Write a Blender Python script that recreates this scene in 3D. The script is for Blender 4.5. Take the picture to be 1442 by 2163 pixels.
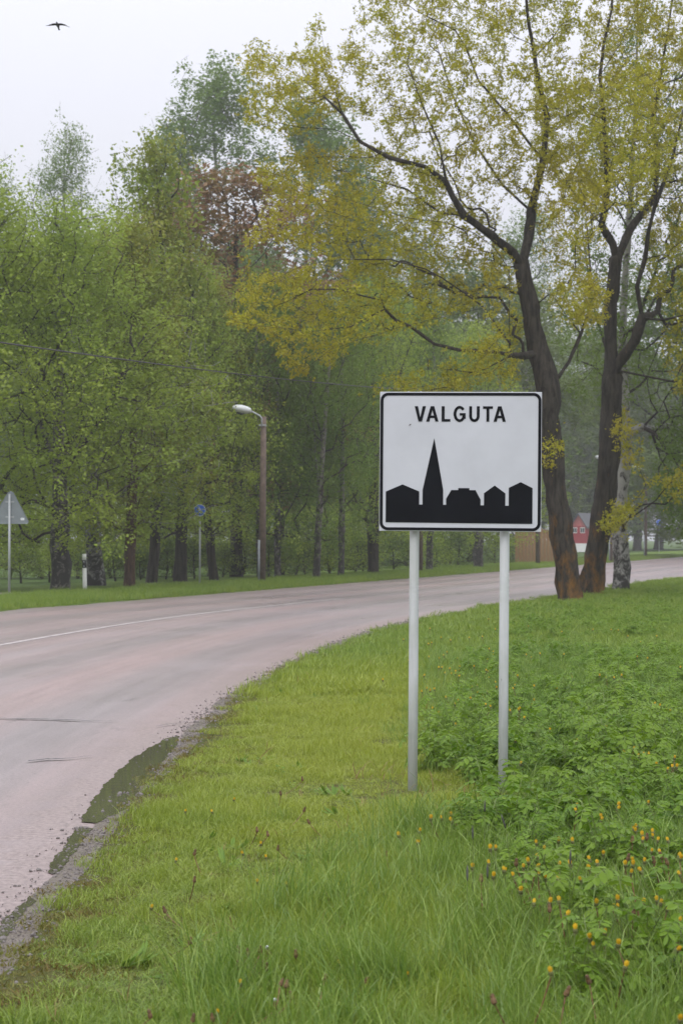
import bpy, bmesh, math, random
import numpy as np
from mathutils import Vector, Matrix

random.seed(7)
R = math.radians
scn = bpy.context.scene
for o in list(bpy.data.objects):
    bpy.data.objects.remove(o, do_unlink=True)

# ------------------------------------------------------------------ camera
FPX, HOR, CAMH = 4206.0, 1132.0, 1.72          # focal length / horizon in photo pixels (1442 x 2163)
CX, CY = 721.0, 1081.5
PITCH = math.atan((HOR - CY) / FPX)
cam_d = bpy.data.cameras.new('camera')
cam_d.sensor_fit = 'VERTICAL'
cam_d.sensor_height = 36.0
cam_d.lens = FPX / 2163.0 * 36.0
cam_d.clip_start = 0.1
cam_d.clip_end = 3000
cam_d.dof.use_dof = True
cam_d.dof.focus_distance = 13.3
cam_d.dof.aperture_fstop = 7.1
cam = bpy.data.objects.new('camera', cam_d)
cam.location = (0, 0, CAMH)
cam.rotation_euler = (R(90) + PITCH, 0, 0)
scn.collection.objects.link(cam)
scn.camera = cam

# ------------------------------------------------------------------ sky and sun (overcast, misty)
SUN_EL, SUN_AZ = R(58), R(200)
world = bpy.data.worlds.new('World')
scn.world = world
world.use_nodes = True
wn, wl = world.node_tree.nodes, world.node_tree.links
wn.clear()
w_out = wn.new('ShaderNodeOutputWorld')
w_bg = wn.new('ShaderNodeBackground')
w_bg.inputs['Strength'].default_value = 0.1
w_sky = wn.new('ShaderNodeTexSky')
w_sky.sky_type = 'NISHITA'
w_sky.sun_disc = False
w_sky.sun_elevation = SUN_EL
w_sky.sun_rotation = SUN_AZ
w_sky.dust_density = 4.0
w_tc = wn.new('ShaderNodeTexCoord')
w_sep = wn.new('ShaderNodeSeparateXYZ')
w_mr = wn.new('ShaderNodeMapRange')            # even overcast: a little brighter towards the zenith
w_mr.inputs['From Min'].default_value = 0.0
w_mr.inputs['From Max'].default_value = 1.0
w_mr.inputs['To Min'].default_value = 6.2
w_mr.inputs['To Max'].default_value = 24.0
w_col = wn.new('ShaderNodeVectorMath'); w_col.operation = 'SCALE'
w_col.inputs[0].default_value = (0.955, 0.96, 1.055)
w_mix = wn.new('ShaderNodeMixRGB')
w_mix.inputs['Fac'].default_value = 0.93
wl.new(w_tc.outputs['Generated'], w_sep.inputs[0])
wl.new(w_sep.outputs['Z'], w_mr.inputs['Value'])
wl.new(w_mr.outputs[0], w_col.inputs['Scale'])
wl.new(w_sky.outputs[0], w_mix.inputs[1])
wl.new(w_col.outputs[0], w_mix.inputs[2])
wl.new(w_mix.outputs[0], w_bg.inputs['Color'])
wl.new(w_bg.outputs[0], w_out.inputs['Surface'])

sun_d = bpy.data.lights.new('sun', 'SUN')
sun_d.energy = 1.2
sun_d.angle = R(30)
sun_d.color = (1.0, 0.97, 0.92)
sun = bpy.data.objects.new('sun', sun_d)
# the lamp shines along its -Z; the sky's sun_rotation is measured from +Y clockwise seen from above
sd = Vector((math.sin(SUN_AZ) * math.cos(SUN_EL), math.cos(SUN_AZ) * math.cos(SUN_EL), math.sin(SUN_EL)))
sun.rotation_euler = sd.to_track_quat('Z', 'Y').to_euler()
sun.location = (0, 0, 60)
scn.collection.objects.link(sun)

scn.view_settings.view_transform = 'Standard'
scn.view_settings.look = 'None'
scn.view_settings.exposure = 0.0
scn.view_settings.gamma = 1.0
scn.view_settings.use_curve_mapping = False
scn.render.engine = 'CYCLES'
cy = scn.cycles
cy.max_bounces = 6
cy.diffuse_bounces = 3
cy.glossy_bounces = 3
cy.transmission_bounces = 4
cy.transparent_max_bounces = 8
cy.volume_bounces = 2
cy.use_denoising = True
cy.caustics_reflective = False
cy.caustics_refractive = False

# ------------------------------------------------------------------ helpers
COL = scn.collection
_cp, _sp = math.cos(PITCH), math.sin(PITCH)

def ray(px, py):
    r = (px - CX) / FPX
    u = (CY - py) / FPX
    return Vector((r, _cp - u * _sp, _sp + u * _cp))

def at(px, py, Y):
    d = ray(px, py)
    return Vector((d.x / d.y * Y, Y, CAMH + d.z / d.y * Y))

def ground(px, py, z=0.0):
    d = ray(px, py)
    t = (z - CAMH) / d.z
    return Vector((d.x * t, d.y * t, z))

def tag(o, label=None, cat=None, group=None, kind=None):
    if label: o['label'] = label
    if cat: o['category'] = cat
    if group: o['group'] = group
    if kind: o['kind'] = kind
    return o

def empty(name, loc=(0, 0, 0), rz=0.0):
    o = bpy.data.objects.new(name, None)
    o.location = loc
    o.rotation_euler = (0, 0, rz)
    o.empty_display_size = 0.2
    COL.objects.link(o)
    return o

def link(name, me, mat=None, parent=None, smooth=False):
    o = bpy.data.objects.new(name, me)
    COL.objects.link(o)
    if mat is not None and not me.materials:
        me.materials.append(mat)
    if parent is not None:
        o.parent = parent
    if smooth:
        me.polygons.foreach_set('use_smooth', np.ones(len(me.polygons), dtype=bool))
    return o

def mesh_np(name, V, quads=None, tris=None, smooth=False):
    V = np.asarray(V, dtype=np.float32)
    me = bpy.data.meshes.new(name)
    me.vertices.add(len(V))
    me.vertices.foreach_set('co', V.ravel())
    loops, starts, n = [], [], 0
    if quads is not None and len(quads):
        q = np.asarray(quads, dtype=np.int32)
        loops.append(q.ravel()); starts.append(n + 4 * np.arange(len(q))); n += 4 * len(q)
    if tris is not None and len(tris):
        t = np.asarray(tris, dtype=np.int32)
        loops.append(t.ravel()); starts.append(n + 3 * np.arange(len(t))); n += 3 * len(t)
    L = np.concatenate(loops); S = np.concatenate(starts).astype(np.int32)
    me.loops.add(len(L)); me.loops.foreach_set('vertex_index', L)
    me.polygons.add(len(S)); me.polygons.foreach_set('loop_start', S)
    if smooth:
        me.polygons.foreach_set('use_smooth', np.ones(len(S), dtype=bool))
    me.update(calc_edges=True)
    me.validate()
    return me

class MB:
    """collects simple shapes, then builds ONE mesh"""
    def __init__(s): s.v, s.f = [], []
    def add(s, vs, fs):
        n = len(s.v)
        s.v += [tuple(v) for v in vs]
        s.f += [tuple(i + n for i in f) for f in fs]
        return s
    def box(s, a, b, M=None):
        x0, y0, z0 = a; x1, y1, z1 = b
        vs = [Vector(p) for p in ((x0,y0,z0),(x1,y0,z0),(x1,y1,z0),(x0,y1,z0),(x0,y0,z1),(x1,y0,z1),(x1,y1,z1),(x0,y1,z1))]
        if M is not None: vs = [M @ v for v in vs]
        return s.add(vs, [(0,3,2,1),(4,5,6,7),(0,1,5,4),(1,2,6,5),(2,3,7,6),(3,0,4,7)])
    def tube(s, pts, rad, n=10, cap=True):
        pts = [Vector(p) for p in pts]
        if not hasattr(rad, '__len__'): rad = [rad] * len(pts)
        base = len(s.v)
        ref = None
        for i, p in enumerate(pts):
            t = (pts[min(i + 1, len(pts) - 1)] - pts[max(i - 1, 0)]).normalized()
            if ref is None:
                ref = Vector((1, 0, 0)) if abs(t.x) < 0.9 else Vector((0, 1, 0))
            ref = (ref - t * ref.dot(t)).normalized()
            b = t.cross(ref)
            for k in range(n):
                a = 2 * math.pi * k / n
                s.v.append(tuple(p + (ref * math.cos(a) + b * math.sin(a)) * rad[i]))
        for i in range(len(pts) - 1):
            for k in range(n):
                k2 = (k + 1) % n
                s.f.append((base + i*n + k, base + i*n + k2, base + (i+1)*n + k2, base + (i+1)*n + k))
        if cap:
            s.f.append(tuple(base + k for k in range(n))[::-1])
            s.f.append(tuple(base + (len(pts)-1)*n + k for k in range(n)))
        return s
    def prism(s, poly, y0, y1):
        """polygon in x,z extruded from y0 (front) to y1 (back)"""
        n = len(poly); b = len(s.v)
        s.v += [(p[0], y0, p[1]) for p in poly] + [(p[0], y1, p[1]) for p in poly]
        s.f.append(tuple(range(b, b + n)))
        s.f.append(tuple(range(b + 2*n - 1, b + n - 1, -1)))
        for i in range(n):
            j = (i + 1) % n
            s.f.append((b + j, b + i, b + n + i, b + n + j))
        return s
    def mesh(s, name):
        me = bpy.data.meshes.new(name)
        me.from_pydata(s.v, [], s.f)
        bm = bmesh.new(); bm.from_mesh(me)
        bmesh.ops.recalc_face_normals(bm, faces=bm.faces)
        bm.to_mesh(me); bm.free()
        return me
    def build(s, name, mat, parent=None, smooth=False, bevel=0.0):
        o = link(name, s.mesh(name), mat, parent)
        if smooth:
            for p in o.data.polygons: p.use_smooth = len(p.vertices) <= 4
        if bevel:
            m = o.modifiers.new('bevel', 'BEVEL'); m.width = bevel; m.segments = 2; m.limit_method = 'ANGLE'
        return o

def copy_tree(o, parent=None):
    c = o.copy(); COL.objects.link(c); c.parent = parent
    for ch in o.children: copy_tree(ch, c)
    return c

# ------------------------------------------------------------------ materials
def new_mat(name):
    m = bpy.data.materials.new(name); m.use_nodes = True
    nt = m.node_tree
    return m, nt.nodes, nt.links, nt.nodes['Principled BSDF']

def ramp(nodes, stops, interp='LINEAR'):
    r = nodes.new('ShaderNodeValToRGB'); r.color_ramp.interpolation = interp
    e = r.color_ramp.elements
    while len(e) < len(stops): e.new(0.5)
    for el, (p, c) in zip(e, stops):
        el.position = p
        el.color = (c[0], c[1], c[2], 1) if hasattr(c, '__len__') else (c, c, c, 1)
    return r

def noise(nodes, links, scale, detail=4, rough=0.55, vec=None, dist=0.0):
    n = nodes.new('ShaderNodeTexNoise')
    n.inputs['Scale'].default_value = scale; n.inputs['Detail'].default_value = detail
    n.inputs['Roughness'].default_value = rough; n.inputs['Distortion'].default_value = dist
    if vec is not None: links.new(vec, n.inputs['Vector'])
    return n

def mapping(nodes, links, vec, scale=(1, 1, 1), rot=(0, 0, 0)):
    m = nodes.new('ShaderNodeMapping')
    m.inputs['Scale'].default_value = scale; m.inputs['Rotation'].default_value = rot
    links.new(vec, m.inputs['Vector'])
    return m.outputs[0]

def mix(nodes, links, fac, a, b, mode='MIX'):
    m = nodes.new('ShaderNodeMixRGB'); m.blend_type = mode
    for sock, v in ((m.inputs[0], fac), (m.inputs[1], a), (m.inputs[2], b)):
        if hasattr(v, 'links') or isinstance(v, bpy.types.NodeSocket): links.new(v, sock)
        elif hasattr(v, '__len__'): sock.default_value = (v[0], v[1], v[2], 1)
        else: sock.default_value = v
    return m.outputs[0]

def plain(name, col, rough=0.5, metal=0.0, var=0.12, scale=8.0, bump=0.0):
    m, n, l, p = new_mat(name)
    tc = n.new('ShaderNodeTexCoord')
    ns = noise(n, l, scale, 5, 0.6, tc.outputs['Object'])
    dark = [c * (1 - var * 1.6) for c in col]; lite = [min(1, c * (1 + var)) for c in col]
    rp = ramp(n, [(0.3, dark), (0.7, lite)])
    l.new(ns.outputs['Fac'], rp.inputs[0]); l.new(rp.outputs[0], p.inputs['Base Color'])
    p.inputs['Roughness'].default_value = rough; p.inputs['Metallic'].default_value = metal
    if bump:
        b = n.new('ShaderNodeBump'); b.inputs['Strength'].default_value = bump; b.inputs['Distance'].default_value = 0.01
        l.new(ns.outputs['Fac'], b.inputs['Height']); l.new(b.outputs[0], p.inputs['Normal'])
    return m

def leaf_mat(name, c1, c2, c3=None, trans=0.35, nscale=0.5, rough=0.5, spec=0.3, c3amt=0.5):
    """per-leaf colour variation, slow drift over the plant, light through the blade"""
    m, n, l, p = new_mat(name)
    geo = n.new('ShaderNodeNewGeometry')
    col = mix(n, l, geo.outputs['Random Per Island'], c1, c2)
    if c3 is not None:
        ns = noise(n, l, nscale, 3, 0.5, geo.outputs['Position'])
        rp = ramp(n, [(0.42, 0.0), (0.62, c3amt)])
        l.new(ns.outputs['Fac'], rp.inputs[0])
        col = mix(n, l, rp.outputs[0], col, c3)
    l.new(col, p.inputs['Base Color'])
    p.inputs['Roughness'].default_value = rough
    p.inputs['Specular IOR Level'].default_value = spec
    tr = n.new('ShaderNodeBsdfTranslucent'); l.new(col, tr.inputs['Color'])
    mx = n.new('ShaderNodeMixShader'); mx.inputs[0].default_value = trans
    l.new(p.outputs[0], mx.inputs[1]); l.new(tr.outputs[0], mx.inputs[2])
    l.new(mx.outputs[0], n['Material Output'].inputs['Surface'])
    return m

def bark_mat(name, c1, c2, lichen=None, zscale=0.25, sc=9.0):
    m, n, l, p = new_mat(name)
    tc = n.new('ShaderNodeTexCoord')
    v = mapping(n, l, tc.outputs['Object'], (1, 1, zscale))
    ns = noise(n, l, sc, 6, 0.65, v, 0.4)
    rp = ramp(n, [(0.35, c1), (0.65, c2)]); l.new(ns.outputs['Fac'], rp.inputs[0])
    col = rp.outputs[0]
    if lichen is not None:
        n2 = noise(n, l, 4.5, 6, 0.75, mapping(n, l, tc.outputs['Object'], (1, 1, .4)))
        sep = n.new('ShaderNodeSeparateXYZ'); l.new(tc.outputs['Object'], sep.inputs[0])
        mr = n.new('ShaderNodeMapRange'); l.new(sep.outputs['Z'], mr.inputs['Value'])
        mr.inputs['From Min'].default_value = 0.5; mr.inputs['From Max'].default_value = 4.0
        mr.inputs['To Min'].default_value = 0.06; mr.inputs['To Max'].default_value = -0.14
        ad = n.new('ShaderNodeMath'); ad.operation = 'ADD'
        l.new(n2.outputs['Fac'], ad.inputs[0]); l.new(mr.outputs[0], ad.inputs[1])
        r2 = ramp(n, [(0.5, 0.0), (0.7, 0.7)]); l.new(ad.outputs[0], r2.inputs[0])
        col = mix(n, l, r2.outputs[0], col, lichen)
    l.new(col, p.inputs['Base Color'])
    p.inputs['Roughness'].default_value = 0.9
    p.inputs['Specular IOR Level'].default_value = 0.2
    b = n.new('ShaderNodeBump'); b.inputs['Strength'].default_value = 0.7; b.inputs['Distance'].default_value = 0.03
    l.new(ns.outputs['Fac'], b.inputs['Height']); l.new(b.outputs[0], p.inputs['Normal'])
    return m

def birch_mat(name, white=(0.42, 0.41, 0.38), dark=(0.03, 0.027, 0.024), low=3.0):
    m, n, l, p = new_mat(name)
    tc = n.new('ShaderNodeTexCoord')
    v = mapping(n, l, tc.outputs['Object'], (1.6, 1.6, 1.5))
    n1 = noise(n, l, 2.4, 7, 0.75, v, 0.8)
    n2 = noise(n, l, 2.2, 5, 0.6, tc.outputs['Object'])
    sep = n.new('ShaderNodeSeparateXYZ'); l.new(tc.outputs['Object'], sep.inputs[0])
    mr = n.new('ShaderNodeMapRange'); l.new(sep.outputs['Z'], mr.inputs['Value'])
    mr.inputs['From Min'].default_value = 0.0; mr.inputs['From Max'].default_value = low
    mr.inputs['To Min'].default_value = 0.10; mr.inputs['To Max'].default_value = -0.03
    ad = n.new('ShaderNodeMath'); ad.operation = 'ADD'
    l.new(n1.outputs['Fac'], ad.inputs[0]); l.new(mr.outputs[0], ad.inputs[1])
    r1 = ramp(n, [(0.47, 0.0), (0.58, 1.0)]); l.new(ad.outputs[0], r1.inputs[0])
    base = mix(n, l, n2.outputs['Fac'], white, [c * 0.55 for c in white])
    col = mix(n, l, r1.outputs[0], base, dark)
    l.new(col, p.inputs['Base Color']); p.inputs['Roughness'].default_value = 0.8
    b = n.new('ShaderNodeBump'); b.inputs['Strength'].default_value = 0.6; b.inputs['Distance'].default_value = 0.02
    l.new(n1.outputs['Fac'], b.inputs['Height']); l.new(b.outputs[0], p.inputs['Normal'])
    return m

def ground_mat(name, g1, g2, soil, soil_amt=0.4):
    m, n, l, p = new_mat(name)
    geo = n.new('ShaderNodeNewGeometry')
    a = noise(n, l, 0.7, 6, 0.6, geo.outputs['Position'])
    b = noise(n, l, 14.0, 5, 0.7, geo.outputs['Position'])
    c = noise(n, l, 90.0, 3, 0.7, geo.outputs['Position'])
    ra = ramp(n, [(0.35, g1), (0.65, g2)]); l.new(a.outputs['Fac'], ra.inputs[0])
    rb = ramp(n, [(0.45, 0.0), (0.7, soil_amt)]); l.new(b.outputs['Fac'], rb.inputs[0])
    col = mix(n, l, rb.outputs[0], ra.outputs[0], soil)
    rc = ramp(n, [(0.3, 0.55), (0.7, 1.15)]); l.new(c.outputs['Fac'], rc.inputs[0])
    col = mix(n, l, 1.0, col, rc.outputs[0], 'MULTIPLY')
    l.new(col, p.inputs['Base Color']); p.inputs['Roughness'].default_value = 0.95
    p.inputs['Specular IOR Level'].default_value = 0.1
    bp = n.new('ShaderNodeBump'); bp.inputs['Strength'].default_value = 0.8; bp.inputs['Distance'].default_value = 0.03
    l.new(b.outputs['Fac'], bp.inputs['Height']); l.new(bp.outputs[0], p.inputs['Normal'])
    return m

M = {}
M['grass_ground'] = ground_mat('grass_ground', (0.07, 0.085, 0.022), (0.10, 0.10, 0.03), (0.085, 0.055, 0.03), .6)
M['far_ground'] = ground_mat('far_ground', (0.05, 0.09, 0.02), (0.08, 0.13, 0.028), (0.06, 0.05, 0.03), 0.25)
M['far_verge'] = ground_mat('far_verge', (0.09, 0.15, 0.025), (0.14, 0.2, 0.035), (0.06, 0.07, 0.03), 0.3)

def road_mat():
    m, n, l, p = new_mat('wet_pink_asphalt')
    uv = n.new('ShaderNodeUVMap'); uv.uv_map = 'UVMap'          # u = metres across, v = metres along
    sep = n.new('ShaderNodeSeparateXYZ'); l.new(uv.outputs[0], sep.inputs[0])
    geo = n.new('ShaderNodeNewGeometry')
    long_ = noise(n, l, 1.0, 5, 0.6, mapping(n, l, uv.outputs[0], (1.1, 0.05, 1)), 0.2)
    streak = noise(n, l, 1.0, 4, 0.6, mapping(n, l, uv.outputs[0], (6.0, 0.25, 1)), 0.3)
    patch = noise(n, l, 0.35, 5, 0.6, geo.outputs['Position'])
    fine = noise(n, l, 48.0, 4, 0.85, geo.outputs['Position'])
    pink, grey = (0.285, 0.205, 0.193), (0.255, 0.213, 0.211)
    r1 = ramp(n, [(0.3, 0.0), (0.7, 1.0)]); l.new(long_.outputs['Fac'], r1.inputs[0])
    col = mix(n, l, r1.outputs[0], pink, grey)
    # wheel tracks are greyer and wetter, the crown between them pinker
    wave = n.new('ShaderNodeMath'); wave.operation = 'SINE'
    mu = n.new('ShaderNodeMath'); mu.operation = 'MULTIPLY_ADD'
    l.new(sep.outputs['X'], mu.inputs[0]); mu.inputs[1].default_value = 2 * math.pi / 2.1; mu.inputs[2].default_value = -2.2
    l.new(mu.outputs[0], wave.inputs[0])
    wr = ramp(n, [(0.1, 0.0), (0.95, 0.45)])
    wm = n.new('ShaderNodeMapRange'); wm.inputs['From Min'].default_value = -1; l.new(wave.outputs[0], wm.inputs['Value'])
    l.new(wm.outputs[0], wr.inputs[0])
    col = mix(n, l, wr.outputs[0], col, (0.25, 0.222, 0.228))
    r2 = ramp(n, [(0.35, 0.82), (0.65, 1.08)]); l.new(streak.outputs['Fac'], r2.inputs[0])
    col = mix(n, l, 0.7, col, r2.outputs[0], 'MULTIPLY')
    rf = ramp(n, [(0.3, 0.42), (0.5, 1.0), (0.72, 1.5)]); l.new(fine.outputs['Fac'], rf.inputs[0])
    col = mix(n, l, 0.8, col, rf.outputs[0], 'MULTIPLY')
    pit = noise(n, l, 1.0, 5, 0.7, mapping(n, l, uv.outputs[0], (9.0, 1.6, 1)), 0.6)
    rp_ = ramp(n, [(0.60, 1.0), (0.70, 0.62)]); l.new(pit.outputs['Fac'], rp_.inputs[0])
    col = mix(n, l, 0.8, col, rp_.outputs[0], 'MULTIPLY')
    # gritty, muddy margin along both edges
    en = noise(n, l, 1.6, 6, 0.7, geo.outputs['Position'])
    ea = n.new('ShaderNodeMath'); ea.operation = 'MULTIPLY_ADD'
    l.new(en.outputs['Fac'], ea.inputs[0]); ea.inputs[1].default_value = 1.4; l.new(sep.outputs['X'], ea.inputs[2])
    er = ramp(n, [(0.0, 1.0), (0.85, 1.0), (1.0, 0.0)])
    em = n.new('ShaderNodeMath'); em.operation = 'DIVIDE'; l.new(ea.outputs[0], em.inputs[0]); em.inputs[1].default_value = 1.35
    l.new(em.outputs[0], er.inputs[0])
    grit = noise(n, l, 26.0, 5, 0.8, geo.outputs['Position'])
    gr = ramp(n, [(0.36, (0.09, 0.07, 0.062)), (0.5, (0.235, 0.175, 0.16)), (0.66, (0.38, 0.305, 0.285))]); l.new(grit.outputs['Fac'], gr.inputs[0])
    ef = mix(n, l, 0.75, (0, 0, 0), er.outputs[0])
    col = mix(n, l, ef, col, gr.outputs[0])
    l.new(col, p.inputs['Base Color'])
    rr = ramp(n, [(0.25, 0.34), (0.75, 0.46)]); l.new(patch.outputs['Fac'], rr.inputs[0])
    ru = mix(n, l, 0.2, rr.outputs[0], wr.outputs[0], 'SUBTRACT')
    ru2 = mix(n, l, 1.0, ru, (0.22, 0.22, 0.22), 'LIGHTEN')
    l.new(ru2, p.inputs['Roughness'])
    p.inputs['Specular IOR Level'].default_value = 0.5
    bp = n.new('ShaderNodeBump'); bp.inputs['Strength'].default_value = 0.5; bp.inputs['Distance'].default_value = 0.006
    hs = mix(n, l, ef, fine.outputs['Fac'], grit.outputs['Fac'])
    l.new(hs, bp.inputs['Height']); l.new(bp.outputs[0], p.inputs['Normal'])
    return m
M['road'] = road_mat()
def paint_mat():
    m, n, l, p = new_mat('worn_white_paint')
    geo = n.new('ShaderNodeNewGeometry')
    a = noise(n, l, 9.0, 6, 0.75, geo.outputs['Position'])
    r1 = ramp(n, [(0.38, (0.28, 0.24, 0.235)), (0.60, (0.56, 0.53, 0.51))]); l.new(a.outputs['Fac'], r1.inputs[0])
    l.new(r1.outputs[0], p.inputs['Base Color']); p.inputs['Roughness'].default_value = 0.5
    return m
M['paint'] = paint_mat()
def water_mat():
    m, n, l, p = new_mat('puddle_water')
    geo = n.new('ShaderNodeNewGeometry')
    p.inputs['Base Color'].default_value = (0.075, 0.072, 0.047, 1)
    p.inputs['Roughness'].default_value = 0.03
    p.inputs['IOR'].default_value = 1.33
    a = noise(n, l, 9.0, 2, 0.5, geo.outputs['Position'])
    b = n.new('ShaderNodeBump'); b.inputs['Strength'].default_value = 0.03; b.inputs['Distance'].default_value = 0.01
    l.new(a.outputs['Fac'], b.inputs['Height']); l.new(b.outputs[0], p.inputs['Normal'])
    return m
M['water'] = water_mat()
M['crack'] = plain('dark_crack_sealant', (0.05, 0.048, 0.048), 0.6, var=0.3, scale=20)
M['stone'] = plain('grey_pebble', (0.16, 0.14, 0.13), 0.6, var=0.4, scale=30)
M['path'] = plain('footpath_asphalt', (0.24, 0.20, 0.20), 0.7, var=0.15, scale=2)

M['sign_white'] = plain('sign_white_film', (0.56, 0.58, 0.62), 0.35, var=0.04, scale=3.5)
M['sign_black'] = plain('sign_black_film', (0.006, 0.007, 0.010), 0.3, var=0.2, scale=3)
for k_ in ('sign_black', 'sign_white'):
    M[k_].node_tree.nodes['Principled BSDF'].inputs['Specular IOR Level'].default_value = 0.12
    M[k_].node_tree.nodes['Principled BSDF'].inputs['Roughness'].default_value = 0.55
M['galv'] = plain('galvanised_steel', (0.40, 0.42, 0.43), 0.5, 0.25, var=0.10, scale=14)
M['alu_back'] = plain('aluminium_sign_back', (0.22, 0.245, 0.26), 0.5, 0.3, var=0.07, scale=5)
M['steel_grey'] = plain('grey_painted_pole', (0.25, 0.27, 0.29), 0.5, 0.2, var=0.1, scale=10)
M['lamp_shell'] = plain('lamp_shell', (0.62, 0.64, 0.64), 0.4, var=0.06, scale=6)
M['concrete_pole'] = plain('brown_concrete_pole', (0.135, 0.098, 0.075), 0.85, var=0.22, scale=7, bump=0.3)
M['white_plastic'] = plain('white_plastic', (0.82, 0.82, 0.79), 0.5, var=0.05, scale=9)
M['black_plastic'] = plain('black_plastic', (0.02, 0.022, 0.025), 0.5, var=0.2, scale=9)
M['blue_film'] = plain('blue_sign_film', (0.012, 0.12, 0.66), 0.4, var=0.08, scale=5)
M['white_film'] = plain('white_sign_film', (0.70, 0.72, 0.75), 0.4, var=0.04, scale=5)
M['speck'] = plain('dirt_speck', (0.06, 0.05, 0.04), 0.8, var=0.2)
M['feather'] = plain('dark_feathers', (0.03, 0.028, 0.033), 0.7, var=0.2, scale=20)
M['cable'] = plain('black_cable', (0.03, 0.03, 0.03), 0.6)
M['plank'] = bark_mat('orange_brown_boards', (0.16, 0.095, 0.045), (0.32, 0.20, 0.10), None, 0.12, 5)
M['red_wall'] = plain('red_boards', (0.30, 0.028, 0.04), 0.7, var=0.1, scale=3)
M['red_roof'] = plain('red_roof', (0.42, 0.11, 0.11), 0.6, var=0.1, scale=3)
M['grey_roof'] = plain('grey_roof', (0.10, 0.10, 0.11), 0.6, var=0.1, scale=3)
M['white_wall'] = plain('white_render', (0.68, 0.68, 0.67), 0.8, var=0.06, scale=2)
M['window'] = plain('window_glass', (0.05, 0.06, 0.07), 0.1, var=0.1)
M['slate_blue'] = plain('pale_blue_boards', (0.40, 0.46, 0.58), 0.7, var=0.08, scale=2)

def post_mat():
    m, n, l, p = new_mat('scuffed_galvanised_post')
    tc = n.new('ShaderNodeTexCoord')
    a = noise(n, l, 16.0, 5, 0.6, mapping(n, l, tc.outputs['Object'], (1, 1, 0.06)))
    r1 = ramp(n, [(0.3, (0.36, 0.375, 0.37)), (0.5, (0.54, 0.56, 0.565)), (0.7, (0.63, 0.65, 0.665))]); l.new(a.outputs['Fac'], r1.inputs[0])
    b = noise(n, l, 34.0, 6, 0.75, mapping(n, l, tc.outputs['Object'], (1, 1, 0.35)))
    r2 = ramp(n, [(0.66, 0.0), (0.71, 0.85)]); l.new(b.outputs['Fac'], r2.inputs[0])
    col = mix(n, l, r2.outputs[0], r1.outputs[0], (0.05, 0.05, 0.05))
    c = noise(n, l, 3.0, 4, 0.6, tc.outputs['Object'])
    r3 = ramp(n, [(0.45, 0.0), (0.7, 0.5)]); l.new(c.outputs['Fac'], r3.inputs[0])
    col = mix(n, l, r3.outputs[0], col, (0.36, 0.40, 0.34))
    l.new(col, p.inputs['Base Color']); p.inputs['Roughness'].default_value = 0.5
    return m
M['post'] = post_mat()

M['oak_bark'] = bark_mat('oak_bark', (0.013, 0.011, 0.009), (0.062, 0.053, 0.042), (0.21, 0.10, 0.018), 0.2, 10)
M['dark_bark'] = bark_mat('dark_bark', (0.022, 0.019, 0.016), (0.07, 0.06, 0.05), None, 0.2, 8)
M['limb_bark'] = bark_mat('dark_limb_bark', (0.03, 0.024, 0.022), (0.08, 0.065, 0.06), None, 0.2, 8)
M['brown_bark'] = bark_mat('reddish_brown_bark', (0.055, 0.032, 0.022), (0.13, 0.08, 0.055), None, 0.2, 8)
M['birch_bark'] = birch_mat('birch_bark')
M['old_birch_bark'] = birch_mat('old_birch_bark', (0.26, 0.24, 0.21), low=9.0)
M['oak_leaf'] = leaf_mat('young_oak_leaf', (0.49, 0.45, 0.02), (0.27, 0.305, 0.02), (0.43, 0.32, 0.02), 0.45, 0.35, c3amt=0.4)
M['linden_leaf'] = leaf_mat('bright_green_leaf', (0.29, 0.38, 0.05), (0.235, 0.33, 0.045), (0.34, 0.40, 0.05), 0.5, 0.3)
M['maple_leaf'] = leaf_mat('yellow_green_leaf', (0.25, 0.31, 0.03), (0.18, 0.26, 0.025), (0.31, 0.26, 0.04), 0.4, 0.4)
M['copper_leaf'] = leaf_mat('copper_leaf', (0.25, 0.14, 0.065), (0.20, 0.165, 0.055), (0.30, 0.135, 0.085), 0.35, 0.5)
M['birch_leaf'] = leaf_mat('birch_leaf', (0.15, 0.235, 0.032), (0.11, 0.195, 0.028), (0.18, 0.25, 0.034), 0.4, 0.3)
M['far_leaf'] = leaf_mat('far_leaf', (0.10, 0.16, 0.035), (0.13, 0.19, 0.035), (0.16, 0.20, 0.035), 0.35, 0.12)
M['shrub_leaf'] = leaf_mat('shrub_leaf', (0.14, 0.21, 0.035), (0.10, 0.165, 0.03), (0.19, 0.25, 0.04), 0.35, 0.5)

# ------------------------------------------------------------------ the setting: ground, road, verges
edge_pts = np.array([(-1.6, -45), (-1.45, -10), (-1.35, 7.9), (-1.34, 13), (-1.30, 17.5), (-0.93, 24.3), (0.05, 32.5), (1.40, 40.6),
                     (3.75, 48.9), (5.8, 55.2), (10.25, 70.2), (14.1, 82.6), (29.2, 132.6), (62.0, 240.0), (140, 496)], float)
# smooth the polyline along its length
def smooth_curve(P, step=0.5, rounds=60):
    s = np.concatenate([[0], np.cumsum(np.linalg.norm(np.diff(P, axis=0), axis=1))])
    t = np.arange(0, s[-1], step)
    Q = np.stack([np.interp(t, s, P[:, 0]), np.interp(t, s, P[:, 1])], 1)
    for _ in range(rounds):
        Q[1:-1] = 0.25 * Q[:-2] + 0.5 * Q[1:-1] + 0.25 * Q[2:]
    return Q
EDGE = smooth_curve(edge_pts)
TAN = np.gradient(EDGE, axis=0); TAN /= np.linalg.norm(TAN, axis=1)[:, None]
NOR = np.stack([-TAN[:, 1], TAN[:, 0]], 1)          # to the left of travel, across the road
ARC = np.concatenate([[0], np.cumsum(np.linalg.norm(np.diff(EDGE, axis=0), axis=1))])
ROADW = 10.3
def edge_x(y): return np.interp(y, EDGE[:, 1], EDGE[:, 0])
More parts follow.
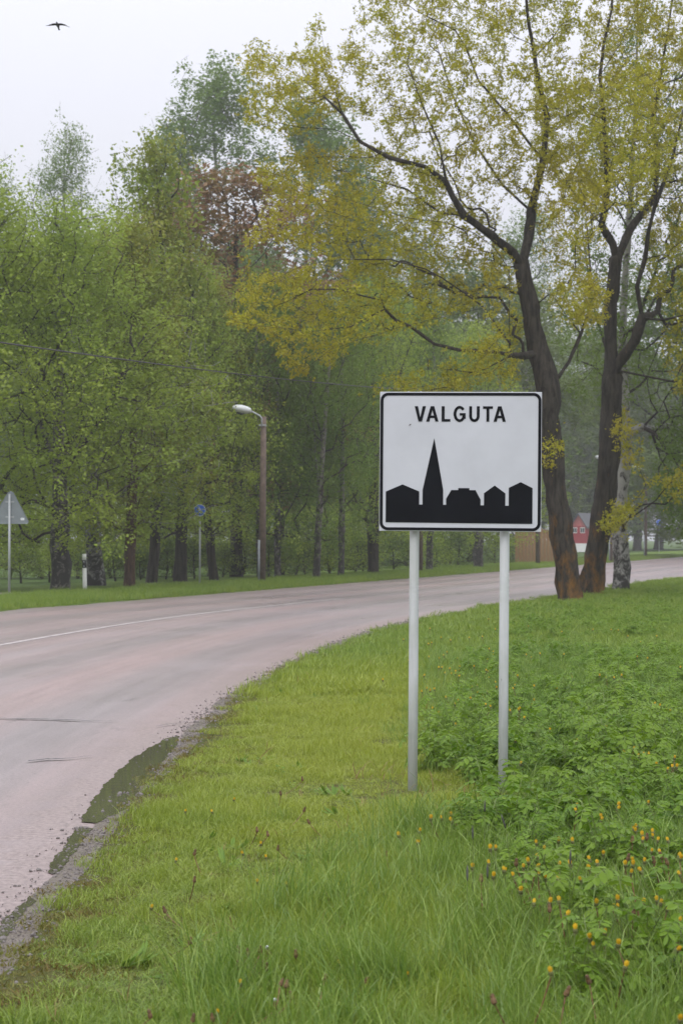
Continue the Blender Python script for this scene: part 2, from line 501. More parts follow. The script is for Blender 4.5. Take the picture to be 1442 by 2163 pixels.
def edge_d(x, y):
    """signed distance to the right of the near road edge"""
    hx = np.interp(y, EDGE[:, 1], TAN[:, 1])
    return (x - edge_x(y)) * hx

def strip(name, offs, zf, mat, uv=False, i0=0, i1=None, wob=0.0, every=1):
    idx = np.arange(i0, i1 if i1 else len(EDGE), every)
    rng = np.random.RandomState(3)
    V, n = [], len(offs)
    w = rng.randn(len(idx)); w = np.convolve(w, np.ones(3) / 3, 'same') * wob
    for k, i in enumerate(idx):
        for j, d in enumerate(offs):
            dd = d + (w[k] if j == 0 else 0)
            q = EDGE[i] + NOR[i] * dd
            V.append((q[0], q[1], zf(d, q)))
    quads = [(k * n + j, k * n + j + 1, (k + 1) * n + j + 1, (k + 1) * n + j) for k in range(len(idx) - 1) for j in range(n - 1)]
    if offs[1] > offs[0]: quads = [q[::-1] for q in quads]
    me = mesh_np(name, V, quads, smooth=True)
    if uv:
        L = me.uv_layers.new(name='UVMap')
        vi = np.zeros(len(me.loops), np.int32); me.loops.foreach_get('vertex_index', vi)
        u = np.array(offs)[vi % n]; v = ARC[idx][vi // n]
        L.data.foreach_set('uv', np.stack([u, v], 1).astype(np.float32).ravel())
    return tag(link(name, me, mat), kind='structure')

gm = MB().add([(-700, -120, -0.06), (700, -120, -0.06), (700, 720, -0.06), (-700, 720, -0.06)], [(0, 1, 2, 3)])
tag(gm.build('ground', M['far_ground']), kind='structure')
strip('road', [-0.25, 0.0, 0.35, 0.8, 1.6, 2.6, 3.6, 4.6, 5.2, 5.8, 6.8, 7.8, 9.0, ROADW],
      lambda d, q: 0.012 * (1 - ((d - 5.2) / 5.2) ** 2), M['road'], uv=True)
strip('centre_line', [5.14, 5.24], lambda d, q: 0.017, M['paint'], i0=int(60 / .5), i1=int(99 / .5))
def vz(d, q):
    e = -d
    ramp_ = min(max((e - 0.0) / 0.8, 0), 1)
    return 0.004 + ramp_ * 0.03 + (0.015 * math.sin(q[0] * .9 + 1) * math.sin(q[1] * .35) if e > 1.5 else 0)
strip('grass_verge', [0.0, -0.15, -0.4, -0.8, -1.5, -2.5, -4, -6, -9, -13, -18, -26, -40], vz, M['grass_ground'], i1=520, wob=0.10)
M['shoulder'] = ground_mat('muddy_shoulder', (0.15, 0.125, 0.105), (0.22, 0.185, 0.165), (0.10, 0.09, 0.04), 0.7)
M['shoulder'].node_tree.nodes['Principled BSDF'].inputs['Roughness'].default_value = .3
strip('road_shoulder', [0.12, 0.0, -0.12, -0.2], lambda d, q: (.0046 if d > -.15 else .002), M['shoulder'], i1=260, wob=0.07)
strip('far_grass_verge', [ROADW - 0.12, ROADW + 0.15, ROADW + 0.5, ROADW + 2.2, ROADW + 4.0, ROADW + 8], lambda d, q: 0.006 + 0.07 * min(max((d - ROADW) / 0.6, 0), 1), M['far_verge'], i1=560, wob=0.12)
# footpath behind the far verge, at the triangular sign
fp = MB()
pa = [ground(-260, 1272), ground(-40, 1264.5), ground(100, 1260), ground(230, 1256.5)]
pb = [ground(-260, 1266), ground(-40, 1260), ground(100, 1257), ground(230, 1255)]
for i in range(3):
    fp.add([(p.x, p.y, 0.095) for p in (pa[i], pa[i+1], pb[i+1], pb[i])], [(0, 1, 2, 3)])
tag(fp.build('footpath', M['path']), kind='structure')

# puddles lie along the road edge
def blob_sheet(name, outline, z, mat, label, cat):
    rng = random.Random(5)
    P_ = [Vector(p) for p in outline]; pts = []
    c = sum(P_, Vector((0, 0))) / len(P_)
    for i in range(len(P_)):
        a, b = P_[i], P_[(i + 1) % len(P_)]
        n = max(2, int((b - a).length / 0.03))
        for k in range(n):
            p = a.lerp(b, k / n)
            wx = .008 * math.sin(p.y * 8 + p.x * 3) + .006 * math.sin(p.y * 21 + p.x * 9 + 1) + .004 * math.sin(p.y * 55 + 2)
            wy = .012 * math.sin(p.x * 8 + 1) + .010 * math.sin(p.x * 26 + 2)
            pts.append((p.x + wx, p.y + wy, z))
    return tag(MB().add(pts, [tuple(range(len(pts)))]).build(name, mat), label, cat, kind='structure')
def gpoly(px): return [ground(x, y)[:2] for x, y in px]
blob_sheet('puddle', gpoly([(378, 1556), (350, 1562), (318, 1580), (282, 1602), (248, 1632), (214, 1668), (186, 1708), (172, 1738), (205, 1742), (232, 1728), (262, 1712), (280, 1690), (300, 1664), (330, 1640), (345, 1612), (366, 1586), (380, 1566)]), 0.0066, M['water'], 'long muddy puddle along the road edge', 'puddle')
blob_sheet('puddle', gpoly([(166, 1748), (140, 1782), (112, 1822), (96, 1846), (112, 1850), (140, 1830), (158, 1800), (182, 1772), (196, 1754)]), 0.0066, M['water'], 'narrow gravelly puddle leading on from the long puddle', 'puddle')
blob_sheet('puddle', gpoly([(60, 1896), (26, 1932), (-20, 1975), (-60, 2030), (-26, 2030), (14, 1980), (44, 1942), (70, 1908)]), 0.0066, M['water'], 'shallow puddle with pebbles at the lowest part of the road edge', 'puddle')
# cracks in the asphalt
def crack(pxs, w, label):
    m = MB(); pts = [ground(*p) for p in pxs]; rng = random.Random(len(pxs))
    L = []
    for a, b in zip(pts, pts[1:]):
        for k in range(6): L.append(a.lerp(b, k / 6) + Vector((0, rng.gauss(0, .012), 0)))
    vs = []
    for i, p in enumerate(L):
        ww = w * (0.6 + 0.6 * rng.random()) * min(1, (len(L) - i) / 10)
        vs += [(p.x, p.y - ww, 0.0185), (p.x, p.y + ww, 0.0185)]
    m.add(vs, [(2*i, 2*i+2, 2*i+3, 2*i+1) for i in range(len(L) - 1)])
    tag(m.build('road_crack', M['crack']), label, 'crack', kind='structure')
crack([(-60, 1519), (40, 1522), (110, 1523), (180, 1526), (262, 1527)], 0.028, 'dark transverse crack across the near lane')
crack([(330, 1538), (352, 1534), (380, 1530), (400, 1527)], 0.02, 'short ragged crack near the road edge')
crack([(60, 1612), (100, 1608), (150, 1606), (205, 1600)], 0.03, 'broken dark crack line below the transverse crack')
crack([(628, 1268.5), (665, 1267), (690, 1266.6)], 0.10, 'dark patch by the end of the centre line')

# ------------------------------------------------------------------ trees
def skeleton(base, tips, bf=0.35, seg=0.45, seed=0, allow=None, jit=0.07):
    """base: list of polylines (first starts at the root; later ones start on an existing node).
    Each tip is then joined to the cheapest node (distance + bf * path length): a balanced spanning tree."""
    rng = np.random.RandomState(seed)
    P, par, plen, ok = [], [], [], []
    for bi, poly in enumerate(base):
        poly = [np.array(p, float) for p in poly]
        if bi == 0:
            P.append(poly[0]); par.append(-1); plen.append(0.0); ok.append(allow is None); cur = 0
        else:
            A = np.array(P); cur = int(np.argmin(np.linalg.norm(A - poly[0], axis=1)))
        prev = np.array(P[cur])
        for q in poly[1:]:
            d = np.linalg.norm(q - prev); n = max(1, int(round(d / seg)))
            for k in range(1, n + 1):
                r = prev + (q - prev) * k / n
                P.append(r); par.append(cur); plen.append(plen[cur] + d / n)
                ok.append(True if allow is None else bool(allow(r)))
                cur = len(P) - 1
            prev = q
    nb = len(P)
    tips = np.asarray(tips, float)
    N = len(tips)
    A = np.array(P); okm = np.array(ok); pl = np.array(plen)
    D = np.linalg.norm(tips[:, None, :] - A[None], axis=2) + bf * pl[None]
    D[:, ~okm] = 1e9
    bn = D.argmin(1); bc = D[np.arange(N), bn]
    live = np.ones(N, bool)
    tipnode = []
    for _ in range(N):
        i = int(np.argmin(np.where(live, bc, 1e12)))
        live[i] = False
        j = int(bn[i]); a = np.array(P[j]); d = tips[i] - a; L = float(np.linalg.norm(d))
        n = max(1, int(round(L / seg)))
        new = []
        bow = rng.randn(3) * L * jit
        bow[2] += L * 0.06
        for k in range(1, n + 1):
            t = k / n
            q = a + d * t + bow * math.sin(math.pi * t) + (rng.randn(3) * 0.12 * seg if k < n else 0)
            P.append(q); par.append(j if k == 1 else len(P) - 2); plen.append(plen[par[-1]] + L / n)
            new.append(len(P) - 1)
        tipnode.append(new[-1])
        if live.any():
            li = np.where(live)[0]
            Q = np.array([P[k] for k in new]); ql = np.array([plen[k] for k in new])
            DD = np.linalg.norm(tips[li][:, None, :] - Q[None], axis=2) + bf * ql[None]
            m = DD.argmin(1); c = DD[np.arange(len(li)), m]
            b = c < bc[li]
            bc[li[b]] = c[b]; bn[li[b]] = np.array(new)[m[b]]
    return np.array(P), np.array(par), nb, tipnode

def radii(P, par, R0, rt=0.006, rmin_=0.0):
    n = len(P)
    cnt = np.zeros(n); has = np.zeros(n, bool)
    for i in range(n): 
        if par[i] >= 0: has[par[i]] = True
    N = (~has).sum()
    p = math.log(max(N, 2)) / math.log(max(R0 / rt, 2))
    acc = np.zeros(n)
    for i in range(n - 1, -1, -1):
        if acc[i] == 0: acc[i] = rt ** p
        if par[i] >= 0: acc[par[i]] += acc[i]
    return np.maximum(acc ** (1 / p), rmin_)

def tubes(P, par, r, sides=((0.09, 12), (0.035, 7), (0.014, 4), (0, 3)), rmin=0.0, seed=0, flare=0.25):
    n = len(P)
    ch = [[] for _ in range(n)]
    for i in range(n):
        if par[i] >= 0: ch[par[i]].append(i)
    V, Q, TH = [], [], []
    nv = 0
    rng = np.random.RandomState(seed)
    stack = [(0, None)]
    while stack:
        s, pr = stack.pop()
        chain = [] if pr is None else [pr]
        c = s
        while True:
            chain.append(c)
            if not ch[c]: break
            k = max(ch[c], key=lambda q: r[q])
            for o in ch[c]:
                if o != k: stack.append((o, c))
            c = k
        rr = np.array([r[i] for i in chain])
        if pr is not None: rr[0] = rr[1]
        if rr.max() < rmin or len(chain) < 2: continue
        pts = P[chain]
        k = next(m for lim, m in sides if rr.max() > lim)
        if pr is None:                                  # root flare
            z = pts[:, 2] - pts[0, 2]
            rr = rr * (1 + flare * np.exp(-z / 0.35))
        T = np.gradient(pts, axis=0); T /= np.linalg.norm(T, axis=1)[:, None] + 1e-9
        ref = np.array([1.0, 0, 0]) if abs(T[0][0]) < .9 else np.array([0, 1.0, 0])
        rings = np.zeros((len(chain), k, 3))
        ang = 2 * np.pi * np.arange(k) / k
        for i in range(len(chain)):
            ref = ref - T[i] * ref.dot(T[i]); ref /= np.linalg.norm(ref) + 1e-9
            b = np.cross(T[i], ref)
            wob = 1 + (0.10 * rng.randn(k) if k >= 7 else 0)
            rings[i] = pts[i] + (np.cos(ang)[:, None] * ref + np.sin(ang)[:, None] * b) * (rr[i] * wob if k >= 7 else rr[i] * np.ones(k))[:, None]
        V.append(rings.reshape(-1, 3))
        i0 = nv + (np.arange(len(chain) - 1)[:, None] * k + np.arange(k)[None]).ravel()
        j = (np.arange(len(chain) - 1)[:, None] * k + (np.arange(k)[None] + 1) % k).ravel() + nv
        Q.append(np.stack([i0, j, j + k, i0 + k], 1))
        TH.append(np.full(len(Q[-1]), rr.max() < 0.085, dtype=np.int32))
        nv += len(chain) * k
    return np.concatenate(V), np.concatenate(Q), np.concatenate(TH)

def leaves(C, size, rng, up=0.5, wr=0.5, droop=0.0, szvar=0.35):
    """one bent four-cornered blade for each centre"""
    n = len(C)
    nrm = rng.randn(n, 3); nrm[:, 2] = np.abs(nrm[:, 2]) + up; nrm /= np.linalg.norm(nrm, axis=1)[:, None]
    a = rng.randn(n, 3); a[:, 2] -= droop
    a -= nrm * (a * nrm).sum(1)[:, None]; a /= np.linalg.norm(a, axis=1)[:, None] + 1e-9
    b = np.cross(nrm, a)
    L = size * (1 + szvar * rng.randn(n)).clip(.4, 1.9)
    W = L * wr
    V = np.empty((n, 4, 3))
    V[:, 0] = C
    V[:, 1] = C + a * (L * .45)[:, None] + b * (W * .5)[:, None] - nrm * (L * .1)[:, None]
    V[:, 2] = C + a * L[:, None] - nrm * (L * .15)[:, None]
    V[:, 3] = C + a * (L * .45)[:, None] - b * (W * .5)[:, None] - nrm * (L * .1)[:, None]
    q = np.arange(n * 4).reshape(n, 4)
    return V.reshape(-1, 3), q

def in_poly(x, y, poly):
    ins = np.zeros(len(x), bool); n = len(poly)
    for i in range(n):
        x0, y0 = poly[i]; x1, y1 = poly[(i + 1) % n]
        c = ((y0 > y) != (y1 > y)) & (x < (x1 - x0) * (y - y0) / (y1 - y0 + 1e-12) + x0)
        ins ^= c
    return ins

def make_tree(name, P, par, r, nb, tipn, bark, leafm, leafsize, per, sig, root, seed, wr=0.5, droop=0.0, up=0.5, twig_r=0.012, hang=0.0, rmin=0.0, flat=1.0, flare=.25, fill=None, tuft=1, tsig=.03):
    """root: Empty; P in coordinates relative to it"""
    rng = np.random.RandomState(seed)
    V, Q, TH = tubes(P, par, r, rmin=rmin, seed=seed, flare=flare)
    tme = mesh_np(name + '_trunk', V, Q, smooth=True)
    tme.materials.append(bark); tme.materials.append(M['limb_bark'])
    if 'birch' in bark.name: tme.polygons.foreach_set('material_index', TH)
    link('trunk', tme, None, root)
    sel = np.where((r < twig_r) & (np.arange(len(P)) >= nb))[0]
    C = np.repeat(P[sel], per, axis=0)
    par_p = np.repeat(P[np.maximum(par[sel], 0)], per, axis=0)
    t = rng.rand(len(C), 1)
    C = C + (par_p - C) * t
    off = rng.randn(len(C), 3) * sig; off[:, 2] *= flat
    C = C + off
    if hang: C[:, 2] -= rng.rand(len(C)) ** 1.5 * hang
    if tuft > 1:                                       # leaves stand in small tufts
        C = np.repeat(C, tuft, axis=0) + rng.randn(len(C) * tuft, 3) * tsig
    if fill is not None: C = np.concatenate([C, fill])
    C = C[C[:, 2] > 0.3]
    V, q = leaves(C, leafsize, rng, up, wr, droop)
    link('crown', mesh_np(name + '_crown', V, q), leafm, root)
    return len(C)

# ---- the two oaks beside the road, limbs traced
def px_poly(pts, Y, base):
    return [np.array(at(p[0], p[1], Y + (p[2] if len(p) > 2 else 0))) - base for p in pts]

def tips_px(polys, Y, rng, n, dmax, clump=0.25, base=None, nclump=120):
    """clumped points inside outlines, spread over the crown's depth (deepest in the middle)"""
    out = []
    for poly, cnt in polys:
        poly = np.array(poly, float)
        x0, y0 = poly.min(0); x1, y1 = poly.max(0)
        cx, cyy = poly.mean(0)
        xs, ys = rng.uniform(x0, x1, cnt * 8), rng.uniform(y0, y1, cnt * 8)
        k = in_poly(xs, ys, poly); xs, ys = xs[k][:cnt], ys[k][:cnt]
        e = np.sqrt(((xs - cx) / (x1 - x0) * 2) ** 2 + ((ys - cyy) / (y1 - y0) * 2) ** 2).clip(0, .97)
        dy = rng.uniform(-1, 1, len(xs)) * dmax * np.sqrt(1 - e ** 2)
        for x, y, d in zip(xs, ys, dy):
            out.append(np.array(at(x, y, Y + d)) - base)
    return np.array(out)

YA, YB = 50.6, 56.0
gA = ground(1203, 1277); baseA = np.array((gA.x, YA, 0.0))
gB = ground(1247, 1262); baseB = np.array((at(1247, 1262, YB).x, YB, 0.0))
rngA = np.random.RandomState(11)
oakA = [
    [(1203, 1283), (1196, 1200), (1186, 1130), (1172, 1030), (1163, 960), (1158, 880), (1157, 815), (1138, 745, .1), (1125, 690, .2), (1120, 650, .2), (1108, 595, .2), (1100, 560, .2), (1084, 535, 0), (1050, 508, -.3), (1020, 485, -.6), (979, 455, -.9), (955, 415, -1.2), (942, 385, -1.4), (927, 303, -1.6), (889, 216, -1.8), (859, 130, -2)],
    [(942, 385, -1.4), (897, 352, -1.5), (821, 333, -1.5), (760, 299, -1.4), (722, 239, -1.2), (685, 205, -1), (632, 163, -.8), (590, 134, -.5), (545, 95, -.4)],
    [(722, 239, -1.2), (696, 152, -1.6), (672, 45, -1.9)],
    [(760, 299, -1.4), (707, 273, -1), (632, 269, -.6), (560, 254, -.2)],
    [(1100, 560, .2), (1116, 505, .6), (1121, 447, .9), (1146, 341, 1.1), (1154, 246, 1.0), (1132, 144, .8), (1113, 30, .6), (1105, -90, .5), (1098, -190, .4)],
    [(1146, 341, 1.1), (1070, 240, .4), (1010, 170, .1), (984, 102, 0), (961, 64, 0), (878, 23, -.3), (820, -20, -.5)],
    [(1121, 447, .9), (1060, 390, 1.8), (1000, 300, 2.4), (955, 200, 2.7), (920, 90, 2.8), (900, -40, 2.8)],
    [(1140, 750, .1), (1105, 752, -.4), (1078, 750, -.8), (1045, 743, -1), (968, 739, -1.3), (917, 727, -1.5), (870, 692, -1.7), (836, 677, -1.8), (812, 653, -1.9), (806, 634, -1.9), (770, 626, -2), (715, 611, -2), (657, 611, -2), (600, 640, -2)],
    [(1078, 750, -.8), (1075, 700, -1), (1074, 620, -1.2), (1074, 567, -1.3), (1040, 520, -1.6), (1000, 492, -2), (940, 470, -2.4), (860, 460, -2.6), (760, 430, -2.8), (660, 400, -2.8), (575, 365, -2.6)],
    [(1075, 735, -.9), (1060, 705, -1.3), (1022, 650, -1.6), (979, 618, -1.8), (933, 587, -2), (898, 568, -2.1), (824, 548, -2.2), (723, 548, -2.4), (640, 560, -2.4), (560, 600, -2.4)],
    [(1015, 645, -1.6), (940, 669, -2), (855, 688, -2.3), (754, 719, -2.6), (696, 739, -2.8), (638, 785, -3)],
    [(812, 653, -1.9), (740, 690, -2.1), (660, 700, -2.4), (560, 690, -2.6), (500, 680, -2.7)],
    [(1157, 815), (1180, 795, .2), (1200, 765, .5), (1226, 705, .9), (1245, 650, 1.2), (1246, 570, 1.6), (1236, 450, 2.0), (1215, 340, 2.3), (1195, 220, 2.4), (1185, 80, 2.5), (1180, -80, 2.5), (1178, -180, 2.5)],
    [(1226, 705, .9), (1190, 660, -.2), (1167, 624, -.6), (1140, 612, -.8)],
    [(1078, 770, -.8), (1040, 785, -1.4), (960, 800, -2), (880, 820, -2.4), (780, 835, -2.6)],
    [(1245, 560, 1.6), (1300, 470, 2.5), (1345, 380, 3), (1370, 280, 3.2), (1385, 160, 3.2)],
    [(979, 455, -.9), (930, 450, 0), (860, 400, .8), (790, 380, 1.4), (700, 350, 1.8), (610, 320, 2)],
]
bA = [px_poly(p, YA, baseA) for p in oakA]
polysA = [
    ([(505, 120), (540, 75), (575, 110), (640, 120), (655, 60), (672, 25), (690, 60), (725, 150), (720, 230), (640, 290), (560, 280), (505, 240), (520, 180)], 95),
    ([(720, 100), (760, 0), (800, -60), (900, -190), (1100, -240), (1210, -200), (1240, 40), (1230, 300), (1120, 420), (940, 400), (820, 340), (735, 230)], 520),
    ([(540, 345), (620, 320), (740, 300), (900, 350), (1040, 440), (1060, 560), (900, 560), (760, 560), (640, 540), (560, 500), (500, 560), (560, 430)], 265),
    ([(470, 680), (520, 590), (640, 560), (800, 545), (930, 560), (1030, 620), (960, 680), (860, 690), (760, 730), (640, 795), (600, 770), (560, 700)], 230),
    ([(1000, 560), (1070, 530), (1090, 640), (1110, 700), (1080, 790), (980, 830), (900, 825), (940, 740), (1040, 700)], 60),
    ([(1150, 610), (1230, 560), (1285, 600), (1280, 680), (1220, 690), (1160, 650)], 55),
    ([(1120, 420), (1250, 330), (1290, 440), (1250, 560), (1150, 560)], 60),
    ([(1200, 300), (1330, 100), (1420, 120), (1430, 340), (1340, 440), (1250, 420)], 70),
    ([(1150, 905), (1180, 900), (1180, 985), (1150, 985)], 6),
    ([(780, 800), (900, 780), (1090, 780), (1090, 830), (900, 845), (780, 850)], 26),
]
polysA = [(p, int(c * 2.8)) for p, c in polysA]
tA = tips_px(polysA, YA, rngA, 0, 3.3, base=baseA)
okA = lambda q: q[2] > 4.6
P, par, nb, tn = skeleton(bA, tA, bf=0.14, seg=0.30, seed=4, allow=lambda q: q[2] > 3.4, jit=0.06)
rA = radii(P, par, 0.295, 0.0017, .0052)
oak = empty('oak_tree', baseA.tolist())
fillA = np.array(at(1165, 945, YA - .3)) - baseA + rngA.randn(90, 3) * (.1, .15, .28)
tag(oak, 'left-leaning forked oak with yellow-green spring leaves right behind the sign', 'tree', 'oaks by the road')
nA = make_tree('oak_a', P, par, rA, nb, tn, M['oak_bark'], M['oak_leaf'], 0.066, 4, 0.10, oak, 21, wr=0.55, up=0.25, twig_r=0.0125, fill=fillA, flare=.15, tuft=9, tsig=.03)

rngB = np.random.RandomState(12)
oakB = [
    [(1247, 1268), (1254, 1200), (1264, 1130), (1275, 1050), (1284, 970), (1289, 900), (1291, 840), (1291, 780), (1290, 740), (1288, 690), (1289, 640), (1296, 590), (1300, 550), (1293, 515), (1270, 475, -.3), (1277, 436, -.5), (1283, 394, -.6), (1278, 300, -.8), (1272, 227, -1), (1266, 160, -1), (1275, 90, -1), (1291, 20, -1), (1296, -100, -1), (1300, -190, -1)],
    [(1270, 475, -.3), (1240, 440, -.8), (1207, 402, -1.2), (1185, 364, -1.5), (1150, 300, -2), (1130, 220, -2.3)],
    [(1298, 545), (1321, 504, .4), (1340, 470, .7), (1382, 417, 1.1), (1389, 322, 1.4), (1376, 260, 1.5), (1389, 190, 1.6), (1410, 60, 1.7), (1430, -80, 1.8)],
    [(1291, 790), (1306, 766, -.2), (1340, 720, -.6), (1355, 671, -.8), (1344, 606, -1), (1362, 546, -1.2), (1367, 493, -1.4), (1382, 436, -1.6), (1420, 330, -2), (1450, 200, -2.4), (1470, 60, -2.6)],
    [(1362, 546, -1.2), (1401, 538, -1.5), (1450, 500, -1.9), (1520, 450, -2.3), (1600, 380, -2.4)],
    [(1355, 675, -.8), (1400, 676, -1.2), (1450, 664, -1.6), (1540, 640, -2), (1630, 620, -2.2)],
    [(1291, 785), (1330, 788, -.5), (1380, 798, -1), (1450, 812, -1.5), (1540, 830, -2), (1620, 860, -2.3)],
    [(1289, 785), (1260, 778, -.8), (1215, 780, -1.6)],
    [(1268, 1125), (1290, 1110, -.6), (1337, 1090, -1.1), (1384, 1057, -1.5), (1408, 1026, -1.8), (1445, 995, -2.1), (1510, 940, -2.5), (1600, 900, -2.8)],
    [(1340, 470, .7), (1400, 440, 1.8), (1480, 380, 2.6), (1560, 280, 3), (1600, 160, 3.2)],
    [(1266, 160, -1), (1310, 90, -1.8), (1345, 10, -2.2), (1370, -100, -2.5)],
]
bB = [px_poly(p, YB, baseB) for p in oakB]
polysB = [
    ([(1230, 60), (1290, -190), (1430, -240), (1600, -160), (1680, 60), (1700, 300), (1560, 430), (1420, 420), (1320, 420), (1240, 330)], 520),
    ([(1120, 160), (1240, 150), (1290, 330), (1270, 460), (1200, 430), (1130, 330)], 100),
    ([(1360, 440), (1560, 420), (1700, 400), (1720, 640), (1620, 700), (1450, 700), (1370, 620)], 190),
    ([(1380, 640), (1500, 620), (1680, 640), (1680, 900), (1540, 880), (1420, 830)], 110),
    ([(1280, 1075), (1320, 1062), (1350, 1075), (1330, 1125), (1290, 1128), (1262, 1118)], 22),
    ([(1380, 1010), (1470, 960), (1640, 860), (1660, 980), (1500, 1040), (1400, 1070)], 40),
    ([(1296, 850), (1340, 870), (1360, 960), (1320, 990), (1300, 940)], 9),
]
polysB = [(p, int(c * 2.8)) for p, c in polysB]
tB = tips_px(polysB, YB, rngB, 0, 3.3, base=baseB)
P, par, nb, tn = skeleton(bB, tB, bf=0.14, seg=0.32, seed=5, allow=lambda q: q[2] > 1.6 and (q[2] > 6 or abs(q[0]) > 0.7), jit=0.06)
rB = radii(P, par, 0.315, 0.0017, .0052)
oak = empty('oak_tree', baseB.tolist())
tag(oak, 'right-leaning oak with a low side limb, between the forked oak and the birch', 'tree', 'oaks by the road')
nB = make_tree('oak_b', P, par, rB, nb, tn, M['oak_bark'], M['oak_leaf'], 0.068, 5, 0.10, oak, 22, wr=0.55, up=0.25, twig_r=0.0125, flare=.15, tuft=9, tsig=.03)

# ---- generic trees: a crown outline turned about the trunk, filled with clumps
def crown_tips(rng, n, z0, z1, prof, ncl, csig, lean=(0, 0), out=0.6):
    """clump centres biased to the outside of the crown"""
    C = []
    for _ in range(ncl):
        t = rng.rand() ** 0.85
        a = rng.rand() * 2 * math.pi
        rr = prof(t) * rng.rand() ** (0.5 * out + 0.1)
        C.append((rr * math.cos(a) + lean[0] * t, rr * math.sin(a) + lean[1] * t, z0 + (z1 - z0) * t))
    C = np.array(C)
    k = rng.randint(0, ncl, n)
    T = C[k] + rng.randn(n, 3) * np.array(csig)
    T[:, 2] = np.maximum(T[:, 2], z0 * 0.8)
    return T

def proto(kind, seed, h, z0, rad, bark, leafm, leafsize, n, per, sig, trunk_r, ncl=60, csig=(.5, .5, .35), shape='round', lean=(0, 0), hang=0.0, droop=0.0, wr=.6, forks=2, seg=.55, bf=.35, flat=.8, twig_r=.02, bend=.25, up=.5, clear=None, tuft=3, tsig=.07):
    rng = np.random.RandomState(seed)
    prof = {'round': lambda t: rad * (math.sin(math.pi * (0.12 + 0.86 * t)) ** 0.6),
            'cone': lambda t: rad * (1.05 - t) ** 0.75 * min(1, .45 + 2.2 * t),
            'spire': lambda t: rad * (0.25 + 0.75 * math.sin(math.pi * (0.15 + 0.8 * t))) * (1.12 - t) ** .4,
            'bush': lambda t: rad * (1.02 - t) ** 0.5}[shape]
    T = crown_tips(rng, n, z0, h, prof, ncl, csig, lean)
    b = rng.randn(2) * bend
    zt = [0, h * .12, h * .3, h * .5, h * .7, h * .93]
    trunk = [np.array((lean[0] * (z / h) ** 1.3 + b[0] * math.sin(z / h * 3), lean[1] * (z / h) ** 1.3 + b[1] * math.sin(z / h * 2.4), z)) for z in zt]
    trunk[0][2] = -0.1
    base = [trunk]
    for f in range(forks):
        i = 2 + f % 2; a = rng.rand() * 6.28 if f else seed * 1.7
        p0 = trunk[i]; ln = prof(.6) * .7
        base.append([p0, p0 + np.array((math.cos(a) * ln * .5, math.sin(a) * ln * .5, h * .14)), p0 + np.array((math.cos(a) * ln, math.sin(a) * ln, h * .34))])
    cl = clear if clear is not None else z0 * .8
    P, par, nb, tn = skeleton(base, T, bf=bf, seg=seg, seed=seed, allow=lambda q: q[2] > cl)
    r = radii(P, par, trunk_r, 0.007)
    root = empty(kind, (0, 0, 0))
    make_tree(kind + str(seed), P, par, r, nb, tn, bark, leafm, leafsize, per, sig, root, seed, wr=wr, hang=hang, droop=droop, flat=flat, twig_r=twig_r, rmin=0.004, up=up, tuft=tuft, tsig=tsig)
    return root

PR = {}
PR['linA'] = proto('linden_tree', 31, 11.5, 1.9, 3.7, M['dark_bark'], M['linden_leaf'], .085, 1200, 7, .22, .24, 150, (.6, .6, .45), 'spire', hang=.45, droop=.8, tuft=6, tsig=.09)
PR['linB'] = proto('linden_tree', 32, 11.5, 1.9, 4.0, M['old_birch_bark'], M['linden_leaf'], .085, 1250, 7, .22, .24, 160, (.6, .6, .45), 'spire', forks=3, hang=.45, droop=.8, tuft=6, tsig=.09)
PR['map'] = proto('maple_tree', 33, 14.0, 2.2, 3.2, M['brown_bark'], M['maple_leaf'], .13, 1000, 4, .22, .2, 170, (.55, .55, .4), 'cone', tuft=5, tsig=.1)
PR['cop'] = proto('copper_maple_tree', 34, 14.0, 3.5, 2.9, M['dark_bark'], M['copper_leaf'], .14, 800, 4, .24, .17, 90, (.55, .55, .25), 'round', tuft=5, tsig=.1)
PR['wee'] = proto('weeping_birch_tree', 35, 14.0, 2.2, 3.3, M['old_birch_bark'], M['birch_leaf'], .085, 900, 9, .14, .2, 80, (.5, .5, .4), 'round', hang=1.6, droop=1.4, wr=.6, tuft=6)
PR['tall'] = proto('tall_birch_tree', 36, 27.0, 5.0, 5.0, M['birch_bark'], M['birch_leaf'], .15, 1000, 9, .22, .2, 62, (.62, .62, .7), 'spire', lean=(-1.2, 0), hang=1.5, droop=1.2, seg=.8, forks=3, tsig=.12, tuft=8)
PR['airy'] = proto('airy_birch_tree', 37, 24.0, 6.0, 4.4, M['birch_bark'], M['birch_leaf'], .12, 900, 7, .26, .18, 110, (.6, .6, .5), 'spire', hang=.9, droop=1.0, seg=.8, forks=3, tsig=.12, tuft=5)
PR['far'] = proto('broadleaf_tree', 38, 16.0, 1.5, 5.2, M['dark_bark'], M['far_leaf'], .19, 900, 8, .34, .26, 100, (.8, .8, .45), 'round', seg=.8, tsig=.12, tuft=6)
PR['bush'] = proto('shrub', 39, 2.3, 0.25, 1.5, M['dark_bark'], M['shrub_leaf'], .075, 420, 4, .12, .05, 60, (.25, .25, .2), 'bush', seg=.3, forks=0, clear=.1)
PR['bushB'] = proto('shrub', 40, 2.0, 0.25, 1.7, M['dark_bark'], M['linden_leaf'], .075, 420, 4, .12, .05, 60, (.25, .25, .2), 'bush', seg=.3, forks=0, clear=.1)
PR_H = dict(linA=11.5, linB=11.5, map=14.0, cop=14.0, wee=14.0, tall=27.0, airy=24.0, far=16.0, bush=2.3, bushB=2.0)
used = set()
tree_rng = random.Random(77)
